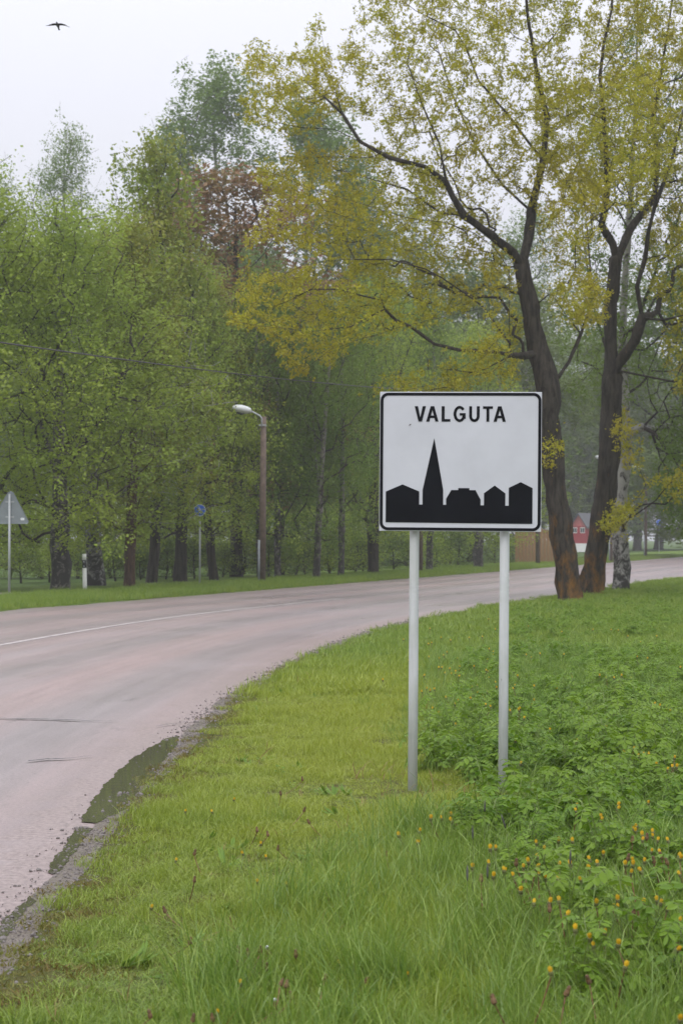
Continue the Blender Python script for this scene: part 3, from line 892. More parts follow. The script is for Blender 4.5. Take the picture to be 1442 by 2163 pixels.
def plant(kind, bx, by, top, label, group, wide=1.0, rz=None, tilt=0.0, cat='tree', Y=None):
    g = ground(bx, by)
    if Y is not None: g = at(bx, by, Y); g.z = 0
    ht = at(bx, top, g.y).z
    s = ht / PR_H[kind]
    o = PR[kind] if kind not in used else copy_tree(PR[kind])
    used.add(kind)
    o.location = (g.x, g.y, 0)
    o.rotation_euler = (0, R(tilt), tree_rng.random() * 6.28 if rz is None else rz)
    o.scale = (s * wide, s * wide, s)
    tag(o, label, cat, group)
    return o

GR = 'trees in the row along the far side of the road'
plant('linA', -70, 1256, 375, 'bright green tree at the far left edge, beyond the triangular sign', GR, 1.15)
plant('linB', 128, 1252, 455, 'bright green tree with a thick pale-blotched trunk between the triangular sign and the marker post', GR, 1.15)
plant('map', 272, 1250, 470, 'green tree with a reddish brown trunk right behind the marker post', GR, 1.05, Y=64)
plant('linA', 205, 1247, 480, 'green crown with a white-streaked stem behind the pale-blotched trunk', GR, 1.1, Y=66)
plant('map', 320, 1250, 300, 'tall pointed yellow-green maple with a dark trunk next to the reddish brown trunk', GR, .8, Y=70)
plant('linB', 380, 1248, 560, 'broad green tree with a dark trunk left of the blue path sign', GR, .9, Y=72)
plant('map', 453, 1243, 600, 'leafy maple with a dark trunk right of the blue path sign', GR, 1.0, Y=74)
plant('cop', 500, 1236, 385, 'copper-leaved maple rising behind the street lamp', GR, 1.25, Y=80)
plant('cop', 590, 1233, 600, 'shorter copper-tinged maple beside the tall birch', GR, 1.2, Y=84)
plant('wee', 550, 1236, 560, 'slim birch standing right behind the lamp post', GR, .7, Y=75)
plant('wee', 586, 1230, 600, 'birch with a black and white trunk right of the lamp post', GR, .8, Y=76)
plant('wee', 668, 1228, 640, 'dark birch leaning to the right between two upright birches', GR, .85, tilt=8)
plant('wee', 720, 1225, 660, 'birch with a patchy trunk next to the leaning birch', GR, .85)
plant('linA', 788, 1218, 600, 'dark-trunked tree behind the small grey round sign', GR, .9)
plant('wee', 905, 1211, 640, 'drooping birch hidden behind the town sign', GR, .9)
plant('linB', 1010, 1205, 700, 'green tree beyond the road, seen between the sign posts', GR, .9)
def rebark(o, mat):
    for ch in o.children:
        if ch.name.startswith('trunk'):
            ch.material_slots[0].link = 'OBJECT'; ch.material_slots[0].material = mat
for o_r in [o for o in COL.objects if o.get('group') == GR]:
    if 'dark trunk' in o_r['label']: rebark(o_r, M['dark_bark'])
    if 'white-streaked stem' in o_r['label']: rebark(o_r, M['birch_bark'])
GT = 'tall trees in the mist behind the row'
plant('tall', 500, 1180, 150, 'tallest hazy birch with a ragged top, behind the street lamp', GT, 1.3, rz=0.2)
plant('tall', 620, 1182, 215, 'tall hazy birch half covered by the oak branches', GT, 1.35, rz=2.4)
plant('airy', 135, 1182, 262, 'pale airy birch top rising above the bright green trees', GT, .9)
plant('airy', -40, 1184, 300, 'pale birch top at the far left edge', GT, .9)
plant('tall', 735, 1182, 380, 'hazy birch behind the lower oak branches', GT, 1.1, rz=4.0)
plant('airy', 860, 1178, 420, 'thin misty birch behind the middle of the oak crown', GT, 1.2)
plant('far', 560, 1190, 560, 'dense green tree filling the gap behind the copper maple', GT, 1.0)
plant('far', 740, 1184, 610, 'dense green tree behind the patchy birch', GT, 1.0)
plant('far', 330, 1192, 520, 'dark green tree behind the pointed maple', GT, .9)
plant('far', 60, 1192, 500, 'dark green tree behind the pale-blotched trunk', GT, .9)
plant('far', 880, 1194, 640, 'misty green tree above the town sign', GT, 1.0)
plant('far', 1000, 1188, 560, 'misty green tree behind the fork of the nearer oak', GT, 1.1)
plant('far', 1175, 1161, 700, 'misty green tree between the two oak trunks', GT, 1.2)
plant('far', 1345, 1162, 740, 'misty green tree behind the birch by the road', GT, 1.2)
plant('far', 1460, 1178, 560, 'misty green tree at the right edge beyond the road', GT, 1.3)
plant('airy', 1110, 1184, 430, 'thin misty birch behind the nearer oak', GT, 1.3)
GF = 'foggy far tree line'
for i, (x, y, t) in enumerate([(-150, 1166, 760), (40, 1165, 700), (230, 1163, 740), (420, 1164, 690), (610, 1163, 720), (800, 1164, 740), (960, 1163, 760), (1110, 1162, 770), (1250, 1161, 800), (1390, 1160, 790), (1520, 1161, 760), (1650, 1163, 740)]):
    plant('far', x, y, t, 'one of the foggy trees in the far tree line behind everything', GF, 1.5)

# birch in front, right of the oaks
rngC = np.random.RandomState(50)
YC = 60.0
baseC = np.array((at(1310, 1252, YC).x, YC, 0.0))
bC = [px_poly(p, YC, baseC) for p in [
    [(1310, 1258), (1311, 1200), (1308, 1120), (1310, 1040), (1314, 960), (1316, 880), (1312, 760), (1318, 600), (1330, 430), (1340, 250), (1345, 60), (1348, -60)],
    [(1312, 780), (1350, 690, .8), (1400, 600, 1.4), (1440, 480, 1.9), (1470, 330, 2.2)],
    [(1312, 820), (1280, 740, .8), (1250, 640, 1.4), (1230, 500, 1.8), (1225, 380, 2)],
]]
tC = tips_px([([(1180, 850), (1190, 600), (1210, 350), (1260, 120), (1340, -80), (1430, 0), (1500, 250), (1560, 560), (1580, 900), (1470, 1090), (1400, 1060), (1380, 900), (1300, 830)], 900),
              ([(1370, 860), (1560, 840), (1580, 1000), (1460, 1130), (1390, 1080)], 200)], YC, rngC, 0, 3.0, base=baseC)
P, par, nb, tn = skeleton(bC, tC, bf=0.3, seg=0.5, seed=6, allow=lambda q: q[2] > 4.5)
rC = radii(P, par, 0.25, 0.006)
M['front_birch_bark'] = birch_mat('peeling_birch_bark', (0.42, 0.41, 0.385), (0.035, 0.031, 0.028), low=2.0)
bi = empty('birch_tree', baseC.tolist())
tag(bi, 'birch with a white and black peeling trunk standing beside the right-leaning oak', 'tree')
make_tree('birch', P, par, rC, nb, tn, M['front_birch_bark'], M['birch_leaf'], .08, 7, .14, bi, 51, wr=.6, hang=.7, droop=1.2, twig_r=.018, tuft=6, tsig=.07)

# shrubs between and behind the trunks
GS = 'shrubs under the roadside trees'
sr = random.Random(9)
shrubs = [(x, y, k, lab) for x, y, k, lab in [
    (-40, 1240, 'bush', 'dark shrub at the far left edge'), (45, 1238, 'bush', 'dark shrub behind the triangular sign pole'), (105, 1236, 'bushB', 'light shrub left of the pale-blotched trunk'),
    (200, 1240, 'bush', 'dark shrub behind the marker post'), (245, 1238, 'bush', 'dark shrub left of the reddish trunk'), (298, 1238, 'bush', 'dark shrub between the reddish and dark trunks'),
    (350, 1237, 'bush', 'dark shrub between two dark trunks'), (412, 1236, 'bush', 'dark shrub behind the blue path sign'), (470, 1232, 'bush', 'dark shrub left of the lamp post'),
    (508, 1231, 'bushB', 'light shrub just left of the lamp post'), (568, 1226, 'bush', 'dark shrub between the lamp post and a birch'), (622, 1223, 'bushB', 'light shrub left of the leaning birch'),
    (645, 1222, 'bush', 'dark shrub under the leaning birch'), (697, 1220, 'bushB', 'light shrub right of the leaning birch'), (748, 1217, 'bushB', 'light shrub right of the patchy birch'),
    (765, 1216, 'bush', 'dark shrub left of the small round sign'), (832, 1213, 'bush', 'dark shrub left of the left sign post'), (915, 1208, 'bushB', 'rounded light green shrub right of the left sign post'),
    (965, 1205, 'bush', 'dark shrub between the two sign posts'), (1045, 1199, 'bush', 'dark shrub left of the right sign post'), (1085, 1196, 'bush', 'dark shrub left of the board fence')]]
for x, y, lab in [(20, 1220, 'tall dark bush behind the triangular sign'), (90, 1219, 'tall dark bush left of the blotched trunk'), (165, 1219, 'tall dark bush right of the blotched trunk'), (235, 1218, 'tall dark bush behind the marker post'), (300, 1217, 'tall dark bush behind the reddish trunk'), (365, 1216, 'tall dark bush behind the dark trunks'), (440, 1214, 'tall dark bush right of the blue path sign'), (515, 1211, 'tall dark bush left of the lamp post'), (640, 1207, 'tall dark bush behind the leaning birch'), (700, 1205, 'tall dark bush behind the patchy birch'), (780, 1202, 'tall dark bush behind the round sign'), (860, 1198, 'tall dark bush behind the left sign post'), (950, 1194, 'tall dark bush between the sign posts')]:
    plant('bushB', x, y, y - 130, lab, 'tall bushes at the back of the tree row', 1.0, cat='bush')
for x, y, k, lab in shrubs:
    plant(k, x, y - (9 if x < 520 else 3), y - sr.uniform(75, 105) * (1.0 if x < 900 else .8), lab, GS, sr.uniform(.95, 1.25), cat='shrub')

# ------------------------------------------------------------------ town sign
UN = 1.0 / (3.795 * 320.0)                  # one drawing unit in metres
Yb = FPX / 320.0
def sx(x): return (x - 725) * UN
sz0 = at(970, 828, Yb).z                    # top edge height
def szz(y): return sz0 - (y - 68) * UN
TS = empty('town_sign', (at(966.5, 1680, Yb).x, Yb, 0), R(-5))
tag(TS, 'white town name sign with black skyline on two grey posts', 'sign')
TS.rotation_euler = (0, R(0.45), R(-5))
MB().box((sx(78), -0.006, szz(1186)), (sx(1372), 0.016, szz(68))).build('panel', M['sign_white'], TS, bevel=0.002)
def rrect(x0, y0, x1, y1, r, n=8):
    pts = []
    for cx, cyv, a0 in ((x1 - r, y0 + r, -90), (x1 - r, y1 - r, 0), (x0 + r, y1 - r, 90), (x0 + r, y0 + r, 180)):
        for k in range(n + 1):
            a = R(a0 + 90 * k / n); pts.append((cx + r * math.cos(a), cyv + r * math.sin(a)))
    return pts
o_, i_ = rrect(82, 75, 1368, 1180, 62), rrect(106, 98, 1344, 1157, 40)
bm_ = MB(); n_ = len(o_)
bm_.add([(sx(x), -0.0085, szz(y)) for x, y in o_] + [(sx(x), -0.0085, szz(y)) for x, y in i_], [(k, (k + 1) % n_, n_ + (k + 1) % n_, n_ + k) for k in range(n_)])
bm_.build('border', M['sign_black'], TS)
sky = [(130,1117),(130,870),(264,812),(398,868),(398,973),(425,973),(425,855),(516,440),(590,855),(590,974),(614,974),(614,925),(655,855),(710,855),(710,839),(799,839),(799,855),(848,855),(889,930),(889,976),(916,976),(916,879),(1001,817),(1086,879),(1086,978),(1113,978),(1113,835),(1208,789),(1302,836),(1302,1122)]
MB().add([(sx(x), -0.0085, szz(y)) for x, y in sky], [tuple(range(len(sky)))]).build('skyline', M['sign_black'], TS)
def letter(polys):
    m = MB()
    for p in polys: m.add([(sx(x), -0.0085, szz(y)) for x, y in p], [tuple(range(len(p)))])
    m.build('letter', M['sign_black'], TS)
T0, T1 = 183, 306
def V_(x0, x1):
    c = (x0 + x1) / 2
    return [[(x0, T0), (x0 + 26, T0), (c, T1 - 34), (x1 - 26, T0), (x1, T0), (c + 14, T1), (c - 14, T1)]]
def A_(x0, x1):
    c = (x0 + x1) / 2; s = 14; yb = 258; yt = 278
    L0 = lambda y: x0 + (c - s - x0) * (T1 - y) / (T1 - T0)
    L1 = lambda y: x0 + 25 + (c - x0 - 25) * (T1 - y) / (T1 - T0 - 30)
    M0 = lambda y: 2 * c - L1(y); M1 = lambda y: 2 * c - L0(y)
    ya = T0 + 30
    return [[(x0, T1), (L0(ya), ya), (c, ya), (L1(yb), yb), (L1(yt), yt), (x0 + 25, T1)], [(x1, T1), (M1(ya), ya), (c, ya), (M0(yb), yb), (M0(yt), yt), (x1 - 25, T1)],
            [(c - s, T0), (c + s, T0), (M1(ya), ya), (c, ya), (L0(ya), ya)], [(L1(yb), yb), (M0(yb), yb), (M0(yt), yt), (L1(yt), yt)]]
def arc(cx, cyv, rx, ry, a0, a1, n=14): return [(cx + rx * math.cos(R(a0 + (a1 - a0) * k / n)), cyv - ry * math.sin(R(a0 + (a1 - a0) * k / n))) for k in range(n + 1)]
letter(V_(357, 447)); letter(A_(450, 548))
letter([[(573, T0), (597, T0), (597, T1 - 20), (643, T1 - 20), (643, T1), (573, T1)]])
gcx, gcy = 717, 244.5
go = arc(gcx, gcy, 49, 64, 38, 325, 26); gi = arc(gcx, gcy, 26, 43, 38, 318, 26)
gq = [[go[k], go[k + 1], gi[k + 1], gi[k]] for k in range(26)]
letter(gq + [[(717, 238), (765, 238), (765, 284), (go[-1][0], go[-1][1]), (gi[-1][0], gi[-1][1]), (742, 258), (717, 258)]])
uo = arc(835, 262, 42, 46, 180, 360, 16); ui = arc(835, 262, 19, 25, 180, 360, 16)
letter([[uo[k], uo[k + 1], ui[k + 1], ui[k]] for k in range(16)] + [[(793, T0), (816, T0), ui[0], uo[0]], [(877, T0), (854, T0), ui[-1], uo[-1]]])
letter([[(903, T0), (982, T0), (982, T0 + 20), (954, T0 + 20), (954, T1), (931, T1), (931, T0 + 20), (903, T0 + 20)]])
letter(A_(988, 1086))
MB().add([(sx(x), -0.009, szz(y)) for x, y in ((311, 340), (318, 328), (328, 325), (329, 331), (322, 334), (314, 341))], [tuple(range(6))]).build('dirt_speck', M['speck'], TS)
for pxx in (873.5, 1064):
    lx = (pxx - 970) / 320.0 * 1.002
    MB().tube([(lx, 0.062, -0.25), (lx, 0.062, .8), (lx, .062, 1.8), (lx, 0.062, szz(110))], .0315, 20).build('post', M['post'], TS, smooth=True)
for zz in (szz(260), szz(980)):
    MB().box((sx(140), 0.0165, zz - .02), (sx(1310), 0.0295, zz + .02)).build('rail', M['galv'], TS)
for k, zz in enumerate((szz(260), szz(980))):
    for pxx in (873.5, 1064):
        lx = (pxx - 970) / 320.0 * 1.002
        MB().tube([(lx, .062, zz - .018), (lx, .062, zz + .018)], .035, 16).build('clamp', M['galv'], TS)
for bx_ in (305, 405, 1035, 1135):
    MB().tube([(sx(bx_), .004, szz(68) + .0005), (sx(bx_), .004, szz(68) + .005)], .005, 8).build('rivet', M['galv'], TS)

# ------------------------------------------------------------------ other signs, posts, lamps
def g_empty(name, px, py, rz=0): 
    g = ground(px, py); return empty(name, (g.x, g.y, 0), rz), FPX / g.y

e, s = g_empty('warning_sign', 21, 1262)
tag(e, 'triangular traffic sign seen from its grey back on a pole', 'sign')
tri = [(-38, 1104), (-34, 1098), (18, 1041), (22, 1038), (27, 1041), (62, 1097), (64, 1101), (62, 1105), (-36, 1106)]
tri = [(-19, 1103), (-19, 1098), (17, 1041), (23, 1037), (29, 1041), (60, 1099), (60, 1104), (57, 1106), (-16, 1106)]
MB().prism([((x - 21) / s, (1262 - y) / s) for x, y in tri], -.012, -.004).build('plate', M['alu_back'], e)
fl = MB()
for a, b in (((-19, 1106), (60, 1106)), ((61, 1103), (28, 1040)), ((-20, 1103), (18, 1040))):
    fl.tube([((a[0] - 21) / s, -.016, (1262 - a[1]) / s), ((b[0] - 21) / s, -.016, (1262 - b[1]) / s)], .012, 6)
fl.build('rim', M['alu_back'], e)
MB().tube([(0, -.05, -.2), (0, -.05, (1262 - 1044) / s)], .034, 14).build('pole', M['galv'], e, smooth=True)
for yy in (1060, 1092):
    MB().box((-.12, -.0165, (1262 - yy) / s - .02), (.12, -.0125, (1262 - yy) / s + .02)).build('bracket', M['galv'], e)
MB().box(((44 - 21) / s, -.0155, (1262 - 1099) / s), ((52 - 21) / s, -.0125, (1262 - 1094) / s)).build('sticker', M['white_film'], e)

e, s = g_empty('marker_post', 180, 1253)
tag(e, 'white roadside marker post with a black band and reflectors', 'marker post')
e.rotation_euler = (0, R(-1.2), R(8))
hp = 83 / s
def dprof(z0, z1, w=.062, d=.035):
    m = MB(); n = 10
    for z in (z0, z1):
        for k in range(n):
            a = 2 * math.pi * k / n; m.v.append((w * math.cos(a), d * math.sin(a), z))
    m.f += [(k, (k + 1) % n, n + (k + 1) % n, n + k) for k in range(n)] + [tuple(range(n))[::-1], tuple(range(n, 2 * n))]
    return m
dprof(-.2, hp * .64).build('lower_body', M['white_plastic'], e, smooth=True)
dprof(hp * .642, hp * .84).build('black_band', M['black_plastic'], e, smooth=True)
dprof(hp * .842, hp).build('top', M['white_plastic'], e, smooth=True)
for zz in (.69, .80):
    MB().tube([(-.015, -.034, hp * zz), (-.015, -.042, hp * zz)], .017, 12).build('reflector', M['white_film'], e)

def path_sign(px, py, py_c, rad_px, label, cut=False):
    e, s = g_empty('path_sign', px, py)
    tag(e, label, 'sign', 'blue path signs')
    zc = (py - py_c) / s; r = rad_px / s
    MB().tube([(0, .03, -.2), (0, .03, zc + r * .8)], .03, 12).build('pole', M['galv'], e, smooth=True)
    MB().tube([(0, .0, zc), (0, -.012, zc)], r, 28).build('rim', M['white_film'], e)
    MB().tube([(0, -.0125, zc), (0, -.016, zc)], r * .92, 28).build('disc', M['blue_film'], e)
    y = -.0185
    def P2(name, polys):
        m = MB()
        for q in polys: m.add([(a * r * .62, y, zc + b * r * .72) for a, b in q], [tuple(range(len(q)))])
        m.build(name, M['white_film'], e)
    circ = lambda cx, cz, q, n=10: [(cx + q * math.cos(6.2832 * k / n), cz + q * math.sin(6.2832 * k / n)) for k in range(n)]
    P2('walker', [circ(-.12, .68, .11), [(-.26, .54), (.0, .54), (.1, .2), (.02, .18), (-.04, .32), (-.02, .0), (.12, -.16), (.04, -.2), (-.12, -.02), (-.26, -.2), (-.34, -.16), (-.22, .04), (-.22, .3), (-.3, .18), (-.36, .22)]])
    P2('child', [circ(.24, .34, .08), [(.16, .24), (.34, .24), (.38, .02), (.32, .02), (.36, -.2), (.28, -.2), (.25, -.06), (.2, -.2), (.13, -.2), (.18, .04)]])
    ring = lambda cx, cz, a, b, n=14: [[(cx + a * math.cos(6.2832 * k / n), cz + a * math.sin(6.2832 * k / n)), (cx + a * math.cos(6.2832 * (k + 1) / n), cz + a * math.sin(6.2832 * (k + 1) / n)), (cx + b * math.cos(6.2832 * (k + 1) / n), cz + b * math.sin(6.2832 * (k + 1) / n)), (cx + b * math.cos(6.2832 * k / n), cz + b * math.sin(6.2832 * k / n))] for k in range(n)]
    P2('bicycle', ring(-.24, -.58, .17, .12) + ring(.24, -.58, .17, .12) + [[(-.1, -.6), (-.08, -.54), (.12, -.38), (.12, -.44)], [(-.16, -.36), (-.1, -.36), (-.02, -.53), (-.06, -.55)]])
    return e
path_sign(422, 1243, 1078, 12.5, 'round blue walking and cycling path sign left of the street lamp')
path_sign(1391, 1170, 1104, 6.5, 'tiny distant blue round sign beyond the road, right of the birch')

e, s = g_empty('round_sign', 784, 1218)
tag(e, 'small round grey-backed sign on a thin pole beside the town sign', 'sign')
MB().tube([(.02, -.02, -.2), (0, -.02, 117 / s)], .032, 10).build('pole', M['steel_grey'], e, smooth=True)
MB().tube([(.06, .015, 114 / s), (.06, .02, 114 / s)], 7.5 / s * 1.0, 20).build('disc', M['alu_back'], e)

def lamp_post(px, py, ytop, label, xhead=-1):
    e, s = g_empty('street_lamp', px, py)
    tag(e, label, 'street lamp', 'street lamps along the road')
    h = (py - ytop) / s
    MB().tube([(0, 0, -.3), (0.03, 0, h * .5), (0.06, 0, h)], [.135, .115, .095], 12).build('pole', M['concrete_pole'], e, smooth=True)
    MB().tube([(-.1, -.09, -.1), (-.09, -.075, h * .27)], .045, 8).build('cable_duct', M['steel_grey'], e, smooth=True)
    MB().tube([(0.0, -.11, h - .35), (0.0, -.11, h - .08), (-.06, -.11, h + .02), (-.42, -.11, h + .21)], .028, 8).build('arm', M['galv'], e, smooth=True)
    MB().box((-.1, -.128, h - .33), (.16, -.125, h - .27)).build('clamp', M['galv'], e)
    # cobra head: long flattened shell, bowl beneath
    m = MB(); n = 12; st = [(-.36, .06, .06), (-.42, .10, .095), (-.52, .15, .13), (-.70, .18, .15), (-.88, .155, .125), (-.98, .09, .075), (-1.02, .03, .025)]
    for t, w, hh in st:
        for k in range(n):
            a = 2 * math.pi * k / n
            m.v.append((t, w * math.cos(a) - .11, h + .21 + (-t - .42) * .16 + hh * math.sin(a)))
    for i in range(len(st) - 1):
        m.f += [(i*n + k, i*n + (k + 1) % n, (i+1)*n + (k + 1) % n, (i+1)*n + k) for k in range(n)]
    m.f += [tuple(range(n)), tuple(range((len(st)-1)*n, len(st)*n))]
    hd = m.build('lamp_head', M['lamp_shell'], e, smooth=True)
    MB().tube([(-.62, -.11, h + .145), (-.7, -.11, h + .125), (-.86, -.11, h + .15)], [.06, .085, .05], 10).build('lens', M['window'], hd, smooth=True)
    return e
lamp_post(553, 1237, 880, 'brown concrete street lamp with a pale lamp head, left of the town sign')
lamp_post(886, 1215, 905, 'brown street lamp pole just behind the left post of the town sign')
lamp_post(1289, 1188, 975, 'distant street lamp pole between the right-leaning oak and the birch')
lamp_post(1362, 1180, 994, 'distant street lamp right of the birch')

e, s = g_empty('utility_pole', 1135, 1197)
tag(e, 'plain grey-brown utility pole behind the board fence corner', 'pole')
MB().tube([(0, 0, -.3), (0, 0, 10.3)], [.13, .1], 10).build('shaft', M['concrete_pole'], e, smooth=True)
MB().tube([(0, -.10, 10.0), (0, -.22, 10.05)], .02, 8).build('insulator', M['lamp_shell'], e)

# board fence by the road behind the nearer oak
e, s = g_empty('board_fence', 1120, 1194)
tag(e, 'fence of upright orange-brown boards behind the nearer oak', 'fence')
fr = random.Random(2)
bw = 7.4 / s
bmesh_ = MB().box((-bw * .46, -.014, .03), (bw * .46, .014, 1.0)).mesh('board')
bmesh_.materials.append(M['plank'])
for i in range(-4, 9):
    o = bpy.data.objects.new('board', bmesh_); COL.objects.link(o); o.parent = e
    o.location = (i * bw, fr.uniform(-.01, .01), 0); o.scale = (1, 1, 76 / s * fr.uniform(.97, 1.02))
for zz in (.5, 1.6):
    MB().box((-bw * 4.5, .03, zz), (bw * 8.5, .07, zz + .09)).build('rail', M['plank'], e)

# small red house far down the road
e, s = g_empty('red_house', 1221, 1166)
tag(e, 'small red house with a steep red gable and white foundation, seen between the oak trunks', 'house')
e.rotation_euler = (0, 0, R(-24))
u = 1 / s
W2 = 17 * u; D2 = 6.0
MB().box((-W2, 0, 0), (W2, D2, 18 * u)).build('foundation', M['white_wall'], e)
MB().box((-W2 * .97, .05, 18 * u + .003), (W2 * .97, D2 - .05, 55 * u)).build('wall', M['red_wall'], e)
MB().prism([(-W2 * .96, 55 * u + .004), (W2 * .96, 55 * u + .004), (0, 80 * u)], .06, .2).build('gable', M['red_roof'], e)
rf = MB()
for sg in (-1, 1):
    rf.add([(0, -.25, 83 * u), (0, D2 + .25, 83 * u), (sg * W2 * 1.2, D2 + .25, 52 * u), (sg * W2 * 1.2, -.25, 52 * u),
            (0, -.25, 80.5 * u), (0, D2 + .25, 80.5 * u), (sg * W2 * 1.2, D2 + .25, 49.5 * u), (sg * W2 * 1.2, -.25, 49.5 * u)],
           [(0, 1, 2, 3), (4, 7, 6, 5), (0, 3, 7, 4), (1, 5, 6, 2), (3, 2, 6, 7)])
rf.build('roof', M['grey_roof'], e)
for k in (-.5, .5):
    w = MB().box((k * W2 - 5 * u, .015, 40 * u), (k * W2 + 5 * u, .049, 52 * u)).build('window', M['white_wall'], e)
    for j in (-1, 1):
        MB().box((k * W2 + j * 2.3 * u - 1.9 * u, .004, 41.5 * u), (k * W2 + j * 2.3 * u + 1.9 * u, .013, 50.5 * u)).build('pane', M['window'], w)
for k in range(-3, 4):
    MB().box((k * W2 * .3 - .03, .02, 19 * u), (k * W2 * .3 + .03, .049, 39 * u)).build('board', M['red_wall'], e)

# pale building glimpsed beyond the shrubs
e, s = g_empty('pale_shed', 585, 1182)
tag(e, 'pale blue-white shed glimpsed through the trunks behind the lamp post', 'shed')
u = 1 / s
MB().box((-40 * u, 0, 0), (40 * u, 4, 62 * u)).build('wall', M['white_wall'], e)
MB().prism([(-46 * u, 62 * u + .004), (46 * u, 62 * u + .004), (46 * u, 70 * u), (0, 80 * u), (-46 * u, 70 * u)], -.3, 4.3).build('roof', M['slate_blue'], e)
for k in (-20, 14):
    MB().box((k * u, -.03, 25 * u), ((k + 12) * u, -.003, 45 * u)).build('window', M['window'], e)

# overhead cable across the trees
a, b = at(-160, 700, 26), at(1135, 815, FPX * CAMH / (1197 - HOR) - .25)
pts = []
for k in range(33):
    t = k / 32; p = a.lerp(b, t); p.z -= 4 * .5 * t * (1 - t); pts.append(p)
cb = MB().tube(pts, .013, 5).build('overhead_cable', M['cable'])
tag(cb, 'thin dark overhead cable slung in front of the far trees', 'cable')

# the bird
bp_ = at(122, 53, 31.0)
bird = empty('bird', bp_)
tag(bird, 'small dark bird gliding in the open sky', 'bird')
u = 31.0 / FPX
def bird_mesh():
    V, F = [], []
    # body along a tilted axis, then two tapering wings growing from its shoulders, all one surface
    st = [(-1.2, 5.6, .6), (-1.0, 4.6, 1.6), (-.6, 3.2, 2.0), (0, 1.2, 3.0), (.7, -1.2, 3.4), (1.3, -3.6, 2.4), (1.9, -5.6, 1.4), (2.4, -7.2, 1.9), (3.0, -8.6, 2.4)]
    n = 10
    for i, (x, z, r) in enumerate(st):
        fl_ = .45 if i >= 6 else .9
        for k in range(n):
            a = 2 * math.pi * k / n
            V.append(((x + r * math.cos(a)) * u, (r * fl_ * math.sin(a) - z * .9) * u, z * u))
    for i in range(len(st) - 1):
        F += [(i*n + k, i*n + (k + 1) % n, (i+1)*n + (k + 1) % n, (i+1)*n + k) for k in range(n)]
    F += [tuple(range(n))[::-1], tuple(range((len(st)-1)*n, len(st)*n))]
    for sg, tipz in ((-1, -1.2), (1, -4.8)):
        b0 = len(V); ws = [(1.5, 2.2, 4.6), (6, 2.7, 4.2), (11, 1.9, 3.6), (16, .5, 2.4), (21, -1.0 if sg < 0 else -2.6, 1.0), (25.5, tipz, .15)]
        for x, z, c in ws:
            for dy, dz, th in ((-c * .5, .25, 1), (0, .6, 1), (c * .5, -c * .55, 1), (0, -.25, -1)):
                V.append(((sg * x + .4) * u, dy * u * 2, (z + dz) * u))
        for i in range(len(ws) - 1):
            for k in range(4):
                q = (b0 + i*4 + k, b0 + i*4 + (k + 1) % 4, b0 + (i+1)*4 + (k + 1) % 4, b0 + (i+1)*4 + k)
                F.append(q if sg > 0 else q[::-1])
        F += [tuple(b0 + k for k in range(4)), tuple(b0 + (len(ws)-1)*4 + k for k in range(4))]
    me = bpy.data.meshes.new('body'); me.from_pydata(V, [], F); return me
link('body', bird_mesh(), M['feather'], bird, smooth=True)

# ------------------------------------------------------------------ ground cover
M['lawn_blade'] = leaf_mat('lawn_blade', (0.09, 0.18, 0.016), (0.30, 0.40, 0.06), (0.27, 0.33, 0.03), 0.35, 1.1, .36, .5, c3amt=.3)
M['tall_blade'] = leaf_mat('tall_blade', (0.07, 0.16, 0.016), (0.29, 0.40, 0.075), (0.25, 0.34, 0.045), 0.35, 0.8, .34, .55, c3amt=.3)
M['dry_blade'] = leaf_mat('dry_blade', (0.22, 0.11, 0.05), (0.28, 0.22, 0.09), None, 0.2)
M['herb_leaf'] = leaf_mat('pinnate_herb_leaf', (0.085, 0.18, 0.012), (0.17, 0.285, 0.02), (0.21, 0.31, 0.024), 0.42, 0.9, .42, .28)
M['clover_leaf'] = leaf_mat('round_herb_leaf', (0.11, 0.21, 0.025), (0.17, 0.28, 0.03), None, 0.35, 1, .42, .3)
M['stem_green'] = plain('green_stem', (0.13, 0.18, 0.04), .6, var=.15, scale=30)
M['stem_red'] = plain('reddish_stem', (0.17, 0.06, 0.035), .6, var=.2, scale=30)
M['petal'] = leaf_mat('dandelion_petal', (0.80, 0.64, 0.06), (0.74, 0.48, 0.03), None, .3)
M['bract'] = plain('green_brown_bract', (0.12, 0.13, 0.035), .7, var=.3, scale=40)
M['wilted'] = plain('wilted_brown_head', (0.15, 0.085, 0.035), .8, var=.35, scale=50)
M['spike'] = plain('dark_grass_spike', (0.075, 0.075, 0.065), .85, var=.25, scale=60)
M['moss'] = leaf_mat('moss_blade', (0.15, 0.16, 0.025), (0.17, 0.10, 0.035), (0.17, 0.21, 0.03), .2, 2.5)

